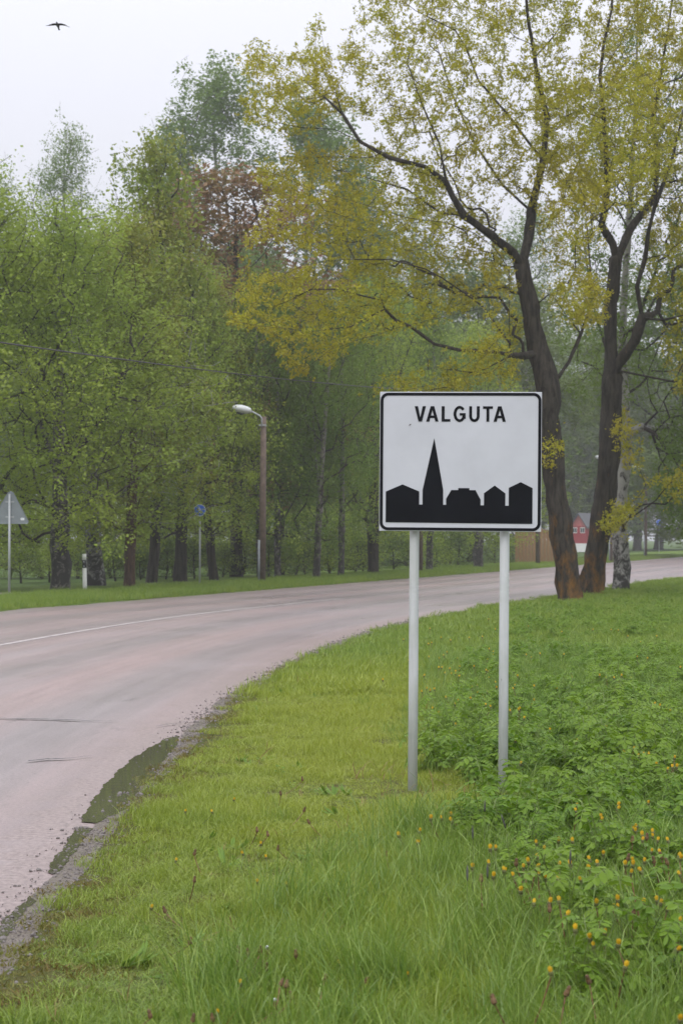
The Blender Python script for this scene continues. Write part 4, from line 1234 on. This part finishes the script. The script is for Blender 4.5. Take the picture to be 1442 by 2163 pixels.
def mown_tint(m, centre, radius, colour):
    """the freshly mown patch in front of the sign grows yellower than the rest"""
    n, l = m.node_tree.nodes, m.node_tree.links
    p = n['Principled BSDF']; old = p.inputs['Base Color'].links[0].from_socket
    geo = n.new('ShaderNodeNewGeometry')
    vs = n.new('ShaderNodeVectorMath'); vs.operation = 'SUBTRACT'; l.new(geo.outputs['Position'], vs.inputs[0]); vs.inputs[1].default_value = centre
    vm = n.new('ShaderNodeVectorMath'); vm.operation = 'MULTIPLY'; l.new(vs.outputs[0], vm.inputs[0]); vm.inputs[1].default_value = (1 / radius[0], 1 / radius[1], 0)
    ln = n.new('ShaderNodeVectorMath'); ln.operation = 'LENGTH'; l.new(vm.outputs[0], ln.inputs[0])
    ns = noise(n, l, 1.6, 5, 0.65, geo.outputs['Position'])
    ad = n.new('ShaderNodeMath'); ad.operation = 'ADD'; l.new(ln.outputs['Value'], ad.inputs[0]); l.new(ns.outputs['Fac'], ad.inputs[1])
    rp = ramp(n, [(0.0, 0.5), (0.38, 0.42), (0.75, 0.0)])
    dv = n.new('ShaderNodeMath'); dv.operation = 'DIVIDE'; l.new(ad.outputs[0], dv.inputs[0]); dv.inputs[1].default_value = 2.4
    l.new(dv.outputs[0], rp.inputs[0])
    col = mix(n, l, rp.outputs[0], old, colour)
    l.new(col, p.inputs['Base Color'])
    for q in n:
        if q.type == 'BSDF_TRANSLUCENT': l.new(col, q.inputs['Color'])
mown_tint(M['lawn_blade'], (0.3, 17, 0), (2.2, 9), (0.42, 0.43, 0.035))

def blades(n, rad, h, w, lean, rng, segs=2, hvar=.35):
    V, Q, Tt = [], [], []
    for _ in range(n):
        a = rng.uniform(0, 6.283); r = rad * math.sqrt(rng.random())
        x, y = r * math.cos(a), r * math.sin(a)
        hh = h * max(.25, rng.gauss(1, hvar)); ww = w * rng.uniform(.7, 1.3)
        d = rng.uniform(0, 6.283); ln = hh * lean * rng.random()
        dx, dy = math.cos(d), math.sin(d)
        f = rng.uniform(0, 6.283); fx, fy = math.cos(f) * ww * .5, math.sin(f) * ww * .5
        b = len(V)
        for k in range(segs):
            t = k / segs
            o = ln * t ** 2; z = hh * (t - .12 * lean * t * t)
            tw = 1 - .25 * t
            V.append((x + dx * o - fx * tw, y + dy * o - fy * tw, z)); V.append((x + dx * o + fx * tw, y + dy * o + fy * tw, z))
            if k: Q.append((b + 2*k - 2, b + 2*k - 1, b + 2*k + 1, b + 2*k))
        V.append((x + dx * ln, y + dy * ln, hh * (1 - .2 * lean)))
        Tt.append((b + 2*segs - 2, b + 2*segs - 1, b + 2*segs))
    return np.array(V), Q, Tt

def coll_of(name, meshes):
    c = bpy.data.collections.new(name)
    for i, (me, mats) in enumerate(meshes):
        if not me.materials:
            for m in mats: me.materials.append(m)
        c.objects.link(bpy.data.objects.new('%s_%02d' % (name, i), me))
    return c

def scatter(name, pts, rot, scl, idx, coll, label, cat):
    me = bpy.data.meshes.new(name)
    me.vertices.add(len(pts)); me.vertices.foreach_set('co', np.asarray(pts, np.float32).ravel())
    for nm, typ, arr, key in (('rot', 'FLOAT_VECTOR', rot, 'vector'), ('scl', 'FLOAT_VECTOR', scl, 'vector')):
        at_ = me.attributes.new(nm, typ, 'POINT'); at_.data.foreach_set(key, np.asarray(arr, np.float32).ravel())
    at_ = me.attributes.new('pick', 'INT', 'POINT'); at_.data.foreach_set('value', np.asarray(idx, np.int32))
    o = link(name, me)
    ng = bpy.data.node_groups.new(name + '_scatter', 'GeometryNodeTree')
    ng.interface.new_socket('Geometry', in_out='INPUT', socket_type='NodeSocketGeometry')
    ng.interface.new_socket('Geometry', in_out='OUTPUT', socket_type='NodeSocketGeometry')
    gi_, go_ = ng.nodes.new('NodeGroupInput'), ng.nodes.new('NodeGroupOutput')
    ip = ng.nodes.new('GeometryNodeInstanceOnPoints')
    ci = ng.nodes.new('GeometryNodeCollectionInfo')
    ci.inputs['Collection'].default_value = coll
    ci.inputs['Separate Children'].default_value = True
    ci.inputs['Reset Children'].default_value = True
    def named(nm, typ):
        q = ng.nodes.new('GeometryNodeInputNamedAttribute'); q.data_type = typ; q.inputs['Name'].default_value = nm
        return q.outputs['Attribute']
    ng.links.new(gi_.outputs[0], ip.inputs['Points']); ng.links.new(ci.outputs[0], ip.inputs['Instance'])
    ip.inputs['Pick Instance'].default_value = True
    ng.links.new(named('pick', 'INT'), ip.inputs['Instance Index'])
    ng.links.new(named('rot', 'FLOAT_VECTOR'), ip.inputs['Rotation'])
    ng.links.new(named('scl', 'FLOAT_VECTOR'), ip.inputs['Scale'])
    ng.links.new(ip.outputs[0], go_.inputs[0])
    md = o.modifiers.new('scatter', 'NODES'); md.node_group = ng
    return tag(o, label, cat, kind='stuff')

prng = random.Random(101)
def blade_mesh(name, **k):
    V, Q, T_ = blades(rng=prng, **k); return mesh_np(name, V, Q, T_)
lawn = [(blade_mesh('lawn%d' % i, n=[300, 240, 190, 300][i], rad=[.16, .15, .13, .17][i], h=[.045, .06, .08, .034][i], w=.0027, lean=1.2, hvar=.45), [M['lawn_blade']]) for i in range(4)]
lawnf = [(blade_mesh('lawnfar%d' % i, n=260, rad=.42, h=.085, w=.011, lean=1.0, segs=1), [M['lawn_blade']]) for i in range(3)]
tallg = [(blade_mesh('tall%d' % i, n=85, rad=.13, h=.13 + .032 * i, w=.0032, lean=.7, segs=4, hvar=.4), [M['tall_blade']]) for i in range(4)]
dryg = [(blade_mesh('dry%d' % i, n=5, rad=.06, h=.10, w=.004, lean=1.6, segs=3), [M['dry_blade']]) for i in range(2)]

def leaflet(V, F, c, a, b, nrm, L, W):
    """oval leaflet folded along its midrib"""
    k = len(V)
    V += [c, c + a * L * .3 + b * W * .46 + nrm * W * .12, c + a * L * .7 + b * W * .42 + nrm * W * .12, c + a * L, c + a * L * .7 - b * W * .42 + nrm * W * .12, c + a * L * .3 - b * W * .46 + nrm * W * .12, c + a * L * .5 - nrm * L * .02]
    F += [(k, k + 1, k + 6), (k + 1, k + 2, k + 6), (k + 2, k + 3, k + 6), (k + 3, k + 4, k + 6), (k + 4, k + 5, k + 6), (k + 5, k, k + 6)]

def herb_mesh(name, h, nl, pairs, LL, rng, LW=.42):
    V, F, Fs = [], [], []
    nst = rng.choice((2, 3))
    def stick(p, q, r):
        k = len(V); d = (q - p).normalized(); s_ = d.orthogonal().normalized() * r; t_ = d.cross(s_)
        V.extend([p + s_, p - s_ * .5 + t_ * .87, p - s_ * .5 - t_ * .87, q + s_, q - s_ * .5 + t_ * .87, q - s_ * .5 - t_ * .87])
        Fs.extend([(k, k + 1, k + 4), (k, k + 4, k + 3), (k + 1, k + 2, k + 5), (k + 1, k + 5, k + 4), (k + 2, k, k + 3), (k + 2, k + 3, k + 5)])
    for s_i in range(nst):
        a0 = rng.uniform(0, 6.28)
        ld = Vector((math.cos(a0), math.sin(a0), 0)) * rng.uniform(.1, .35)
        hh = h * rng.uniform(.7, 1.1)
        stem = lambda t: Vector((0, 0, hh * t)) + ld * hh * t * t + Vector((math.cos(a0), math.sin(a0), 0)) * .02
        for k in range(4): stick(stem(k / 4), stem((k + 1) / 4), .0026)
        for li in range(nl):
            t = .22 + .78 * (li + .5) / nl
            a = a0 + li * 2.4 + rng.uniform(-.4, .4)
            d = Vector((math.cos(a), math.sin(a), 0)); p = stem(t)
            ll = .15 * rng.uniform(.75, 1.25) * (1.15 - .3 * t)
            el = rng.uniform(.5, 1.0) * (.3 + t)
            side = Vector((-d.y, d.x, 0))
            rp = lambda q: p + d * ll * q + Vector((0, 0, 1)) * ll * (el * q - (el * .55 + .5) * q * q)
            for k in range(3): stick(rp(k / 3), rp((k + 1) / 3), .0012)
            for pi_ in range(pairs):
                q = .2 + .75 * pi_ / max(pairs - 1, 1)
                c = rp(q); tg = (rp(min(q + .05, 1.05)) - rp(q - .05)).normalized()
                for sg in (-1, 1):
                    aa = (side * sg * .9 + tg * .35 - Vector((0, 0, 1)) * rng.uniform(.0, .5)).normalized()
                    nn = tg.cross(aa).normalized() * sg
                    if nn.z < 0: nn = -nn
                    leaflet(V, F, c, aa, nn.cross(aa).normalized(), nn, LL * rng.uniform(.8, 1.15) * (1.0 - .25 * abs(q - .5)), LL * LW)
            tg = (rp(1) - rp(.9)).normalized(); nn = side.cross(tg).normalized()
            leaflet(V, F, rp(1), tg, side, nn, LL, LL * LW)
    me = bpy.data.meshes.new(name); me.from_pydata([tuple(v) for v in V], [], F + Fs)
    me.polygons.foreach_set('material_index', np.array([0] * len(F) + [1] * len(Fs), np.int32))
    return me
hm = [M['herb_leaf'], M['stem_green']]
herbs = [(herb_mesh('herb%d' % i, [.24, .32, .42, .28, .37, .22][i], 7, [5, 4, 5, 6, 4, 5][i], [.048, .056, .05, .042, .06, .05][i], prng, [.45, .5, .42, .38, .52, .5][i]), hm) for i in range(6)]
herbs += [(herb_mesh('herbwide%d' % i, .24 + .08 * i, 5, 2, .075, prng, .6), hm) for i in range(2)]
def rosette(name, n, L, W, rng):
    V, F = [], []
    for k in range(n):
        a = rng.uniform(0, 6.28); d = Vector((math.cos(a), math.sin(a), rng.uniform(.25, 1.1))).normalized(); b = Vector((-math.sin(a), math.cos(a), 0))
        leaflet(V, F, Vector((0, 0, .01)), d, b, d.cross(b) * -1, L * rng.uniform(.6, 1.1), W)
    me = bpy.data.meshes.new(name); me.from_pydata([tuple(v) for v in V], [], F); return me
def clover(name, rng):
    V, F = [], []
    for k in range(9):
        a = rng.uniform(0, 6.28); r = .07 * math.sqrt(rng.random()); c = Vector((r * math.cos(a), r * math.sin(a), rng.uniform(.03, .08)))
        for j in range(3):
            aa = a + j * 2.09; d = Vector((math.cos(aa), math.sin(aa), .15)).normalized(); b = Vector((-math.sin(aa), math.cos(aa), 0))
            leaflet(V, F, c, d, b, Vector((0, 0, 1)), .022, .02)
    me = bpy.data.meshes.new(name); me.from_pydata([tuple(v) for v in V], [], F); return me
weeds = [(rosette('dleaf%d' % i, 7, .15, .03, prng), [M['clover_leaf']]) for i in range(2)] + [(clover('clover%d' % i, prng), [M['clover_leaf']]) for i in range(2)]
moss = [(blade_mesh('moss%d' % i, n=60, rad=.10, h=.022, w=.008, lean=1.5, segs=1), [M['moss']]) for i in range(2)]
def pebble(name, rng):
    bm = bmesh.new(); bmesh.ops.create_icosphere(bm, subdivisions=1, radius=.5)
    for v in bm.verts: v.co *= rng.uniform(.7, 1.15)
    for v in bm.verts: v.co.z *= .65
    me = bpy.data.meshes.new(name); bm.to_mesh(me); bm.free(); return me
peb = [(pebble('pebble%d' % i, prng), [M['stone']]) for i in range(4)]

C_lawn, C_lawnf, C_tall, C_dry = coll_of('lawn', lawn), coll_of('lawnfar', lawnf), coll_of('tallgrass', tallg), coll_of('drygrass', dryg)
C_herb, C_weed, C_moss, C_peb = coll_of('herb', herbs), coll_of('weed', weeds), coll_of('moss', moss), coll_of('pebble', peb)

HERB = [tuple(ground(x, y)[:2]) for x, y in [(1090, 1290), (1010, 1410), (965, 1490), (905, 1590), (915, 1640), (1000, 1668), (1040, 1715), (975, 1790), (1030, 1870), (1110, 1960), (1170, 2060), (1200, 2200)]] + [(6, 3.5), (30, 30), (34, 62), (16, 62)] + [tuple(ground(x, y)[:2]) for x, y in [(1442, 1252), (1330, 1262), (1200, 1280)]]
TALL = [tuple(ground(x, y)[:2]) for x, y in [(880, 1760), (980, 1720), (1100, 1800), (1350, 1900), (1700, 2000), (1700, 2400), (300, 2400), (420, 2140), (560, 1960), (700, 1860)]]
TALL2 = [tuple(ground(x, y)[:2]) for x, y in [(880, 1470), (930, 1400), (1060, 1400), (1060, 1480), (940, 1560), (890, 1600)]]

PUD = gpoly([(378, 1556), (318, 1580), (248, 1632), (186, 1708), (165, 1748), (205, 1745), (262, 1712), (300, 1664), (345, 1612), (380, 1566)])
def field(bands, dens, seed, keep):
    """random ground points: dens(y) per square metre, kept where keep(x, y, d) says so"""
    rng = np.random.RandomState(seed); X, Yv = [], []
    for y0, y1 in bands:
        hw0 = .1714 * y1 * 1.2 + 1.3
        n = int((y1 - y0) * 2 * hw0 * dens((y0 + y1) / 2))
        x = rng.uniform(-hw0, hw0, n); y = rng.uniform(y0, y1, n)
        d = edge_d(x, y)
        k = keep(x, y, d, rng)
        X.append(x[k]); Yv.append(y[k])
    return np.concatenate(X), np.concatenate(Yv), rng
def zs(x, y):
    d = edge_d(x, y)
    z = .004 + np.clip(d / .8, 0, 1) * .03
    return z + np.where(d > 1.5, .015 * np.sin(x * .9 + 1) * np.sin(y * .35), 0) - .006
def put(name, X, Y, rng, coll, nvar, s0, s1, label, cat, tilt=.12, zscale=None, dz=0.0):
    n = len(X)
    s = rng.uniform(s0, s1, n) * (np.clip(1.25 - Y / 60, .55, 1) if cat == 'herbs' else 1)
    scl = np.stack([s, s, s * (1 if zscale is None else zscale)], 1)
    rot = np.stack([rng.randn(n) * tilt, rng.randn(n) * tilt, rng.uniform(0, 6.283, n)], 1)
    return scatter(name, np.stack([X, Y, zs(X, Y) + dz], 1), rot, scl, rng.randint(0, nvar, n), coll, label, cat)

def patchy(x, y, f=1.3, s=0.0):
    return np.sin(x * f + 1.7 * np.sin(y * f * .7 + s)) * np.sin(y * f * .9 + 1.3 * np.sin(x * f * .8 + 2 * s))
NEAR = [(4.5, 6), (6, 8), (8, 10), (10, 12.5), (12.5, 15.5), (15.5, 19), (19, 23), (23, 28)]
FAR = [(21, 26), (26, 32), (32, 40), (40, 50), (50, 62), (62, 80)]
X, Y_, rg = field(NEAR, lambda y: 100 * (8 / max(y, 8)) ** .55, 1, lambda x, y, d, r: (d > .12 + .12 * patchy(x, y, 3.1)) & (r.rand(len(x)) < np.clip((d + .02) / .6, 0, 1)) & ~(in_poly(x, y, HERB) & (r.rand(len(x)) < .75)))
nl = len(X)
zsc = 0.8 + .3 * patchy(X, Y_, 1.1, .5) + .35 * patchy(X, Y_, 4.3, 1.5) + np.where(in_poly(X, Y_, TALL), .5, 0)
put('lawn_grass', X, Y_, rg, C_lawn, 4, .8, 1.25, 'short wet lawn grass on the verge', 'grass', zscale=zsc)
X, Y_, rg = field(FAR, lambda y: 14 * (24 / y) ** .5, 2, lambda x, y, d, r: (d > .3) & (r.rand(len(x)) < np.clip((d - .1) / .6, 0, 1)))
nlf = len(X)
put('distant_lawn_grass', X, Y_, rg, C_lawnf, 3, .8, 1.2, 'short grass on the verge farther along the road', 'grass')
rf_ = np.random.RandomState(31); kk = rf_.randint(int(60 / .5), int(215 / .5), 5200); off_ = ROADW + .15 + rf_.rand(5200) ** 1.5 * 3.2
q_ = EDGE[kk] + NOR[kk] * off_[:, None] + TAN[kk] * rf_.uniform(-.3, .3, (5200, 1))
scatter('far_verge_grass', np.stack([q_[:, 0], q_[:, 1], .006 + .07 * np.clip((off_ - ROADW) / .6, 0, 1) - .01], 1), np.stack([rf_.randn(5200) * .1, rf_.randn(5200) * .1, rf_.uniform(0, 6.28, 5200)], 1), np.stack([rf_.uniform(.7, 1.1, 5200)] * 2 + [rf_.uniform(.9, 2.0, 5200)], 1), rf_.randint(0, 3, 5200), C_lawnf, 'strip of grass along the far edge of the road', 'grass')
X, Y_, rg = field(NEAR, lambda y: 60 * (8 / max(y, 8)) ** .5, 3, lambda x, y, d, r: (d > .8) & ((in_poly(x, y, TALL) & (r.rand(len(x)) < .35 + .65 * (patchy(x, y, 2.2, 1) > -.2))) | (in_poly(x, y, TALL2) & (r.rand(len(x)) < .6)) | (in_poly(x, y, HERB) & (r.rand(len(x)) < np.where(y < 10.6, .95, .5))) | (r.rand(len(x)) < .012)))
nt_ = len(X)
put('tall_grass', X, Y_, rg, C_tall, 4, .6, 1.15, 'tall arching grass blades in the foreground meadow', 'grass')
X, Y_, rg = field(NEAR + FAR[2:], lambda y: 34 * (10 / max(y, 8)) ** .55, 4, lambda x, y, d, r: (d > .6) & in_poly(x, y, HERB) & (r.rand(len(x)) < (.25 + .7 * (patchy(x, y, 1.6, 2) > -.25)) * np.where(y < 10.6, .55, 1)))
nh = len(X)
put('leafy_herbs', X, Y_, rg, C_herb, 8, .5, 1.1, 'dense pinnate-leaved green herbs right of the sign', 'herbs', tilt=.18)
X, Y_, rg = field(NEAR, lambda y: 9, 5, lambda x, y, d, r: (d > .35) & (patchy(x, y, 1.9, 3) > .0))
put('low_weeds', X, Y_, rg, C_weed, 4, .35, .8, 'clover and dandelion leaves among the lawn', 'weeds')
X, Y_, rg = field(NEAR, lambda y: 130 * (8 / max(y, 8)) ** .5, 6, lambda x, y, d, r: (d > -.04) & (d < .95) & (r.rand(len(x)) < np.clip(1.1 - d * 1.1, .06, 1)) & (patchy(x, y, 5, 1) > -.45))
put('moss', X, Y_, rg, C_moss, 2, .6, 1.4, 'brownish moss and sprouts along the road edge', 'moss')
X, Y_, rg = field(NEAR, lambda y: 6, 7, lambda x, y, d, r: (d > .3) & ((np.hypot(x - .9, (y - 12.4) * .6) < 1.1) | (r.rand(len(x)) < .22)))
put('dry_grass', X, Y_, rg, C_dry, 2, .7, 1.4, 'dry brown stalks in the mown lawn', 'grass', tilt=.4)
X, Y_, rg = field(NEAR + [(28, 34), (34, 42)], lambda y: 1900 * (8 / max(y, 8)) ** .8, 8, lambda x, y, d, r: (d > -.75) & (d < .15) & (~in_poly(x, y, PUD) | (r.rand(len(x)) < .12)) & (r.rand(len(x)) < (np.exp(-((d + .05) / .16) ** 2) * (.35 + .65 * (patchy(x, y, 6, 1) > -.2)))))
zp = np.where(edge_d(X, Y_) < -.2, .004, .007)
n = len(X); sp = rg.gamma(1.8, .0045, n).clip(.004, .035) * (1 + .02 * Y_)
scatter('gravel', np.stack([X, Y_, zp], 1), np.stack([rg.randn(n) * .3, rg.randn(n) * .3, rg.uniform(0, 6.28, n)], 1), np.stack([sp] * 3, 1), rg.randint(0, 4, n), C_peb, 'loose pebbles along the wet road edge', 'gravel')
print('COUNTS lawn', nl, 'far', nlf, 'tall', nt_, 'herb', nh, 'gravel', n, 'oak leaves', nA, nB)

# ------------------------------------------------------------------ dandelions, one by one
def lathe(prof, n=8):
    m = MB()
    for r_, z in prof:
        for k in range(n): m.v.append((r_ * math.cos(6.2832 * k / n), r_ * math.sin(6.2832 * k / n), z))
    for i in range(len(prof) - 1):
        m.f += [(i*n + k, i*n + (k + 1) % n, (i+1)*n + (k + 1) % n, (i+1)*n + k) for k in range(n)]
    m.f.append(tuple(range((len(prof) - 1) * n, len(prof) * n)))
    return m
def petals_mesh():
    rng = random.Random(3); V, F = [], []
    for k in range(16):
        a = 6.2832 * k / 16 + rng.uniform(-.15, .15); r0, r1 = .005, .0065 + rng.uniform(-.0015, .002)
        d = Vector((math.cos(a), math.sin(a), 0)); b = Vector((-math.sin(a), math.cos(a), 0)) * .0026
        z1 = .0195 + rng.uniform(-.004, .004); i = len(V)
        V += [d * r0 - b, d * r0 + b, d * r1 + b + Vector((0, 0, z1 * .6)), d * r1 * .8 + Vector((0, 0, z1)), d * r1 - b + Vector((0, 0, z1 * .6))]
        F += [(i, i + 1, i + 2, i + 3, i + 4)]
    for k in range(6):
        a = k * 1.05; i = len(V); d = Vector((math.cos(a), math.sin(a), 0)) * .003; b = Vector((-math.sin(a), math.cos(a), 0)) * .003
        V += [d - b, d + b, d * .5 + b * .6 + Vector((0, 0, .02)), d * .5 - b * .6 + Vector((0, 0, .02))]; F += [(i, i + 1, i + 2, i + 3)]
    me = bpy.data.meshes.new('petals'); me.from_pydata([tuple(v) for v in V], [], F); me.materials.append(M['petal']); return me
def bract_mesh(mat):
    m = lathe([(.0025, -.002), (.0085, .002), (.0095, .008), (.0085, .013), (.006, .0145)])
    for k in range(9):
        a = 6.2832 * k / 9; d = Vector((math.cos(a), math.sin(a), 0)); b = Vector((-math.sin(a), math.cos(a), 0)) * .0016
        m.add([d * .007 - b, d * .007 + b, d * .013 - Vector((0, 0, .010))], [(0, 1, 2)])
    me = m.mesh('bracts'); me.materials.append(mat); return me
def wilt_mesh():
    me = lathe([(.0025, -.002), (.008, .002), (.0085, .010), (.006, .018), (.0065, .024), (.004, .030)]).mesh('wilted'); me.materials.append(M['wilted']); return me
ME_pet, ME_bra, ME_wilt = petals_mesh(), bract_mesh(M['bract']), wilt_mesh()
ME_tuft = lathe([(.003, 0), (.006, .004), (.0065, .008), (.004, .011)], 7).mesh('tuft'); ME_tuft.materials.append(M['sign_white'])
STEMS = {}
for kind in ('stem_green', 'stem_red'):
    for v in range(4):
        rng = random.Random(v); bx_, by_ = rng.uniform(-.12, .12), rng.uniform(-.12, .12)
        m = MB().tube([(-bx_, -by_, -.12), (-bx_ * .8, -by_ * .8, .2), (-bx_ * .3, -by_ * .3, .65), (0, 0, 1)], [.0028, .0026, .0022, .0022], 5)
        # stem is drawn one metre tall and scaled to its height
        me = m.mesh('stem'); me.materials.append(M[kind]); STEMS[kind, v] = me
drng = random.Random(17)
def dandelion(x, y, zhead, wilted=False, label='', group='', s=1.0):
    e = empty('dandelion', (x, y, 0)); g = float(zs(np.array([x]), np.array([y]))[0])
    e.location.z = g
    e.rotation_euler = (0, 0, drng.uniform(0, 6.28))
    h = max(zhead - g - .012, .03)
    st = bpy.data.objects.new('stem', STEMS['stem_red' if wilted or drng.random() < .3 else 'stem_green', drng.randrange(4)])
    COL.objects.link(st); st.parent = e; st.scale = (h * 1.1, h * 1.1, h)
    st.scale = (1, 1, h)
    hd = bpy.data.objects.new('flower_head', ME_wilt if wilted else ME_bra); COL.objects.link(hd); hd.parent = e
    hd.location = (0, 0, h); hd.scale = (s, s, s); hd.rotation_euler = (drng.gauss(0, .2), drng.gauss(0, .2), 0)
    if not wilted:
        pt = bpy.data.objects.new('petals', ME_pet); COL.objects.link(pt); pt.parent = hd; pt.location = (0, 0, .0125)
    elif drng.random() < .12:
        pt = bpy.data.objects.new('seed_tuft', ME_tuft); COL.objects.link(pt); pt.parent = hd; pt.location = (0, 0, .029)
    tag(e, label, 'dandelion', group)
def head_at(px, py, z):
    q = ground(px, py, z); return q.x, q.y
zc = 3.121
near = [(170,325),(165,430),(205,357),(263,395),(263,432),(323,435),(476,308),(483,345),(533,315),(470,400),(388,405),(370,515),(535,488),(487,540),(610,530),(770,530),(555,577),(458,675),(622,380),(701,403),(830,317),(830,380),(880,375),(915,365),(1062,388),(1108,360),(1110,450),(1170,465),(1095,490),(1185,350),(1230,320),(1295,320),(1408,315),(1418,375),(1240,182),(1272,215),(1173,195),(1115,178),(1135,175),(1010,600),(1010,657),(973,680),(1183,670),(1207,686),(1270,680),(1290,675),(1332,750),(1420,785),(1430,742),(868,708),(672,810),(730,828),(925,855),(830,875),(853,878),(1010,905),(1392,997),(1055,1120),(573,1140),(625,685),(715,255),(620,250),(1008,15),(900,90),(740,10),(1420,1435),(55,440),(190,535),(425,415),(1425,510),(1345,310),(1140,210)]
for x, y in near:
    X0, Y0 = head_at(980 + x / zc, 1700 + y / zc, drng.uniform(.26, .33))
    dandelion(X0, Y0, drng.uniform(.28, .33), False, 'closed yellow dandelion among the leafy herbs right of the sign posts', 'yellow dandelions in the herbs', drng.uniform(.75, 1.05))
zc2 = 2.246
mid = [(1160,310),(1208,300),(1275,322),(1230,335),(1255,330),(1315,372),(1365,385),(1408,378),(1400,340),(1390,380),(1278,553),(1128,570),(1300,690),(1250,700),(1215,690),(933,260),(645,252),(625,120),(530,92),(376,75),(365,180),(505,90),(345,610),(348,645),(297,622),(245,635),(193,685),(185,735),(95,715),(640,8),(720,90),(670,100),(925,160),(808,202),(1075,200),(1303,87),(1330,90),(1360,110),(1380,118),(667,360),(938,568),(1052,625)]
for x, y in mid:
    zz = .3 if x > 420 else .2
    X0, Y0 = head_at(800 + x / zc2, 1450 + y / zc2, zz)
    dandelion(X0, Y0, zz + drng.uniform(-.01, .01), False, 'closed yellow dandelion near the feet of the sign posts', 'yellow dandelions near the posts', drng.uniform(.8, 1.1))
for k in range(95):                                     # strewn over the farther verge
    px_, py_ = (drng.gauss(1010, 75), drng.gauss(1430, 45)) if k < 60 else (drng.uniform(880, 1442), drng.uniform(1320, 1480))
    X0, Y0 = head_at(px_, py_, .22)
    if edge_d(X0, Y0) > 1:
        dandelion(X0, Y0, .22 if k % 3 else .3, False, 'small yellow dandelion on the far verge behind the sign', 'yellow dandelions on the far verge', 1.05)
zc3 = 2.403
lawnf_ = [(515,490),(605,435),(587,622),(220,268),(360,290),(170,512),(48,760),(1302,405),(1400,425),(1348,1090),(998,1030),(736,635),(630,515),(465,212),(500,1150),(378,1310)]
for x, y in lawnf_:
    X0, Y0 = head_at(300 + x / zc3, 1600 + y / zc3, .12)
    dandelion(X0, Y0, .12 + drng.uniform(-.01, .02), False, 'yellow dandelion standing alone in the mown grass left of the sign', 'yellow dandelions in the lawn', .75)
wl_ = [(640,395),(690,455),(600,1015),(647,1000),(540,1020),(500,975),(487,1050),(632,1060),(617,1030),(925,1135),(700,1160),(760,1220),(730,1185),(675,1255),(360,1300),(255,1310),(45,1330),(120,765),(265,510),(585,390),(1238,490),(815,130),(705,190),(820,290),(850,330),(780,1020),(265,640),(245,920),(1130,1110)]
for x, y in wl_:
    X0, Y0 = head_at(300 + x / zc3, 1600 + y / zc3, .13)
    dandelion(X0, Y0, .13 + drng.uniform(-.02, .03), True, 'wilted brown dandelion with a reddish stem in the lawn', 'wilted dandelions in the lawn', 1.0)
for x, y in [(565,690),(825,1155),(665,1235),(1110,710),(200,1290),(1410,950),(1105,235),(1200,215),(1250,370),(1340,380),(1300,340),(1075,350),(110,490),(340,385)]:
    X0, Y0 = head_at(980 + x / zc, 1700 + y / zc, .27)
    dandelion(X0, Y0, .27, True, 'wilted brown dandelion between the leafy herbs', 'wilted dandelions in the herbs', 1.15)
# dark foxtail spikes
for x, y, h in [(60,225,.42),(330,150,.45),(690,400,.4),(18,515,.36),(155,490,.34),(130,40,.4)]:
    X0, Y0 = head_at(980 + x / zc, 1700 + y / zc, h)
    e = empty('foxtail_grass', (X0, Y0, float(zs(np.array([X0]), np.array([Y0]))[0])), drng.uniform(0, 6.28))
    tag(e, 'thin foxtail grass stalk with a dark spike in front of the sign posts', 'foxtail', 'foxtail spikes')
    lx = drng.uniform(-.05, .05)
    MB().tube([(0, 0, -.02), (lx * .3, 0, h * .5), (lx * .8, 0, h - .03)], .0016, 5).build('stalk', M['stem_green'], e)
    MB().tube([(lx * .8, 0, h - .031), (lx * .9, 0, h - .015), (lx * 1.1, 0, h + .012), (lx * 1.2, 0, h + .03)], [.002, .0045, .004, .001], 7).build('spike', M['spike'], e, smooth=True)

# ------------------------------------------------------------------ the mist
hz = MB().box((-720, -140, -1.1), (720, 740, 48.0)).mesh('haze')
ho = link('haze', hz)
hm_ = bpy.data.materials.new('haze'); hm_.use_nodes = True
hn = hm_.node_tree.nodes; hn.clear()
hv = hn.new('ShaderNodeVolumePrincipled'); hout = hn.new('ShaderNodeOutputMaterial')
hv.inputs['Color'].default_value = (0.96, 0.98, 1.0, 1)
hv.inputs['Density'].default_value = 0.0006
hv.inputs['Anisotropy'].default_value = 0.2
hm_.node_tree.links.new(hv.outputs[0], hout.inputs['Volume'])
hz.materials.append(hm_)
tag(ho, 'pale mist hanging over the road and trees', 'mist', kind='stuff')
ho.display_type = 'WIRE'
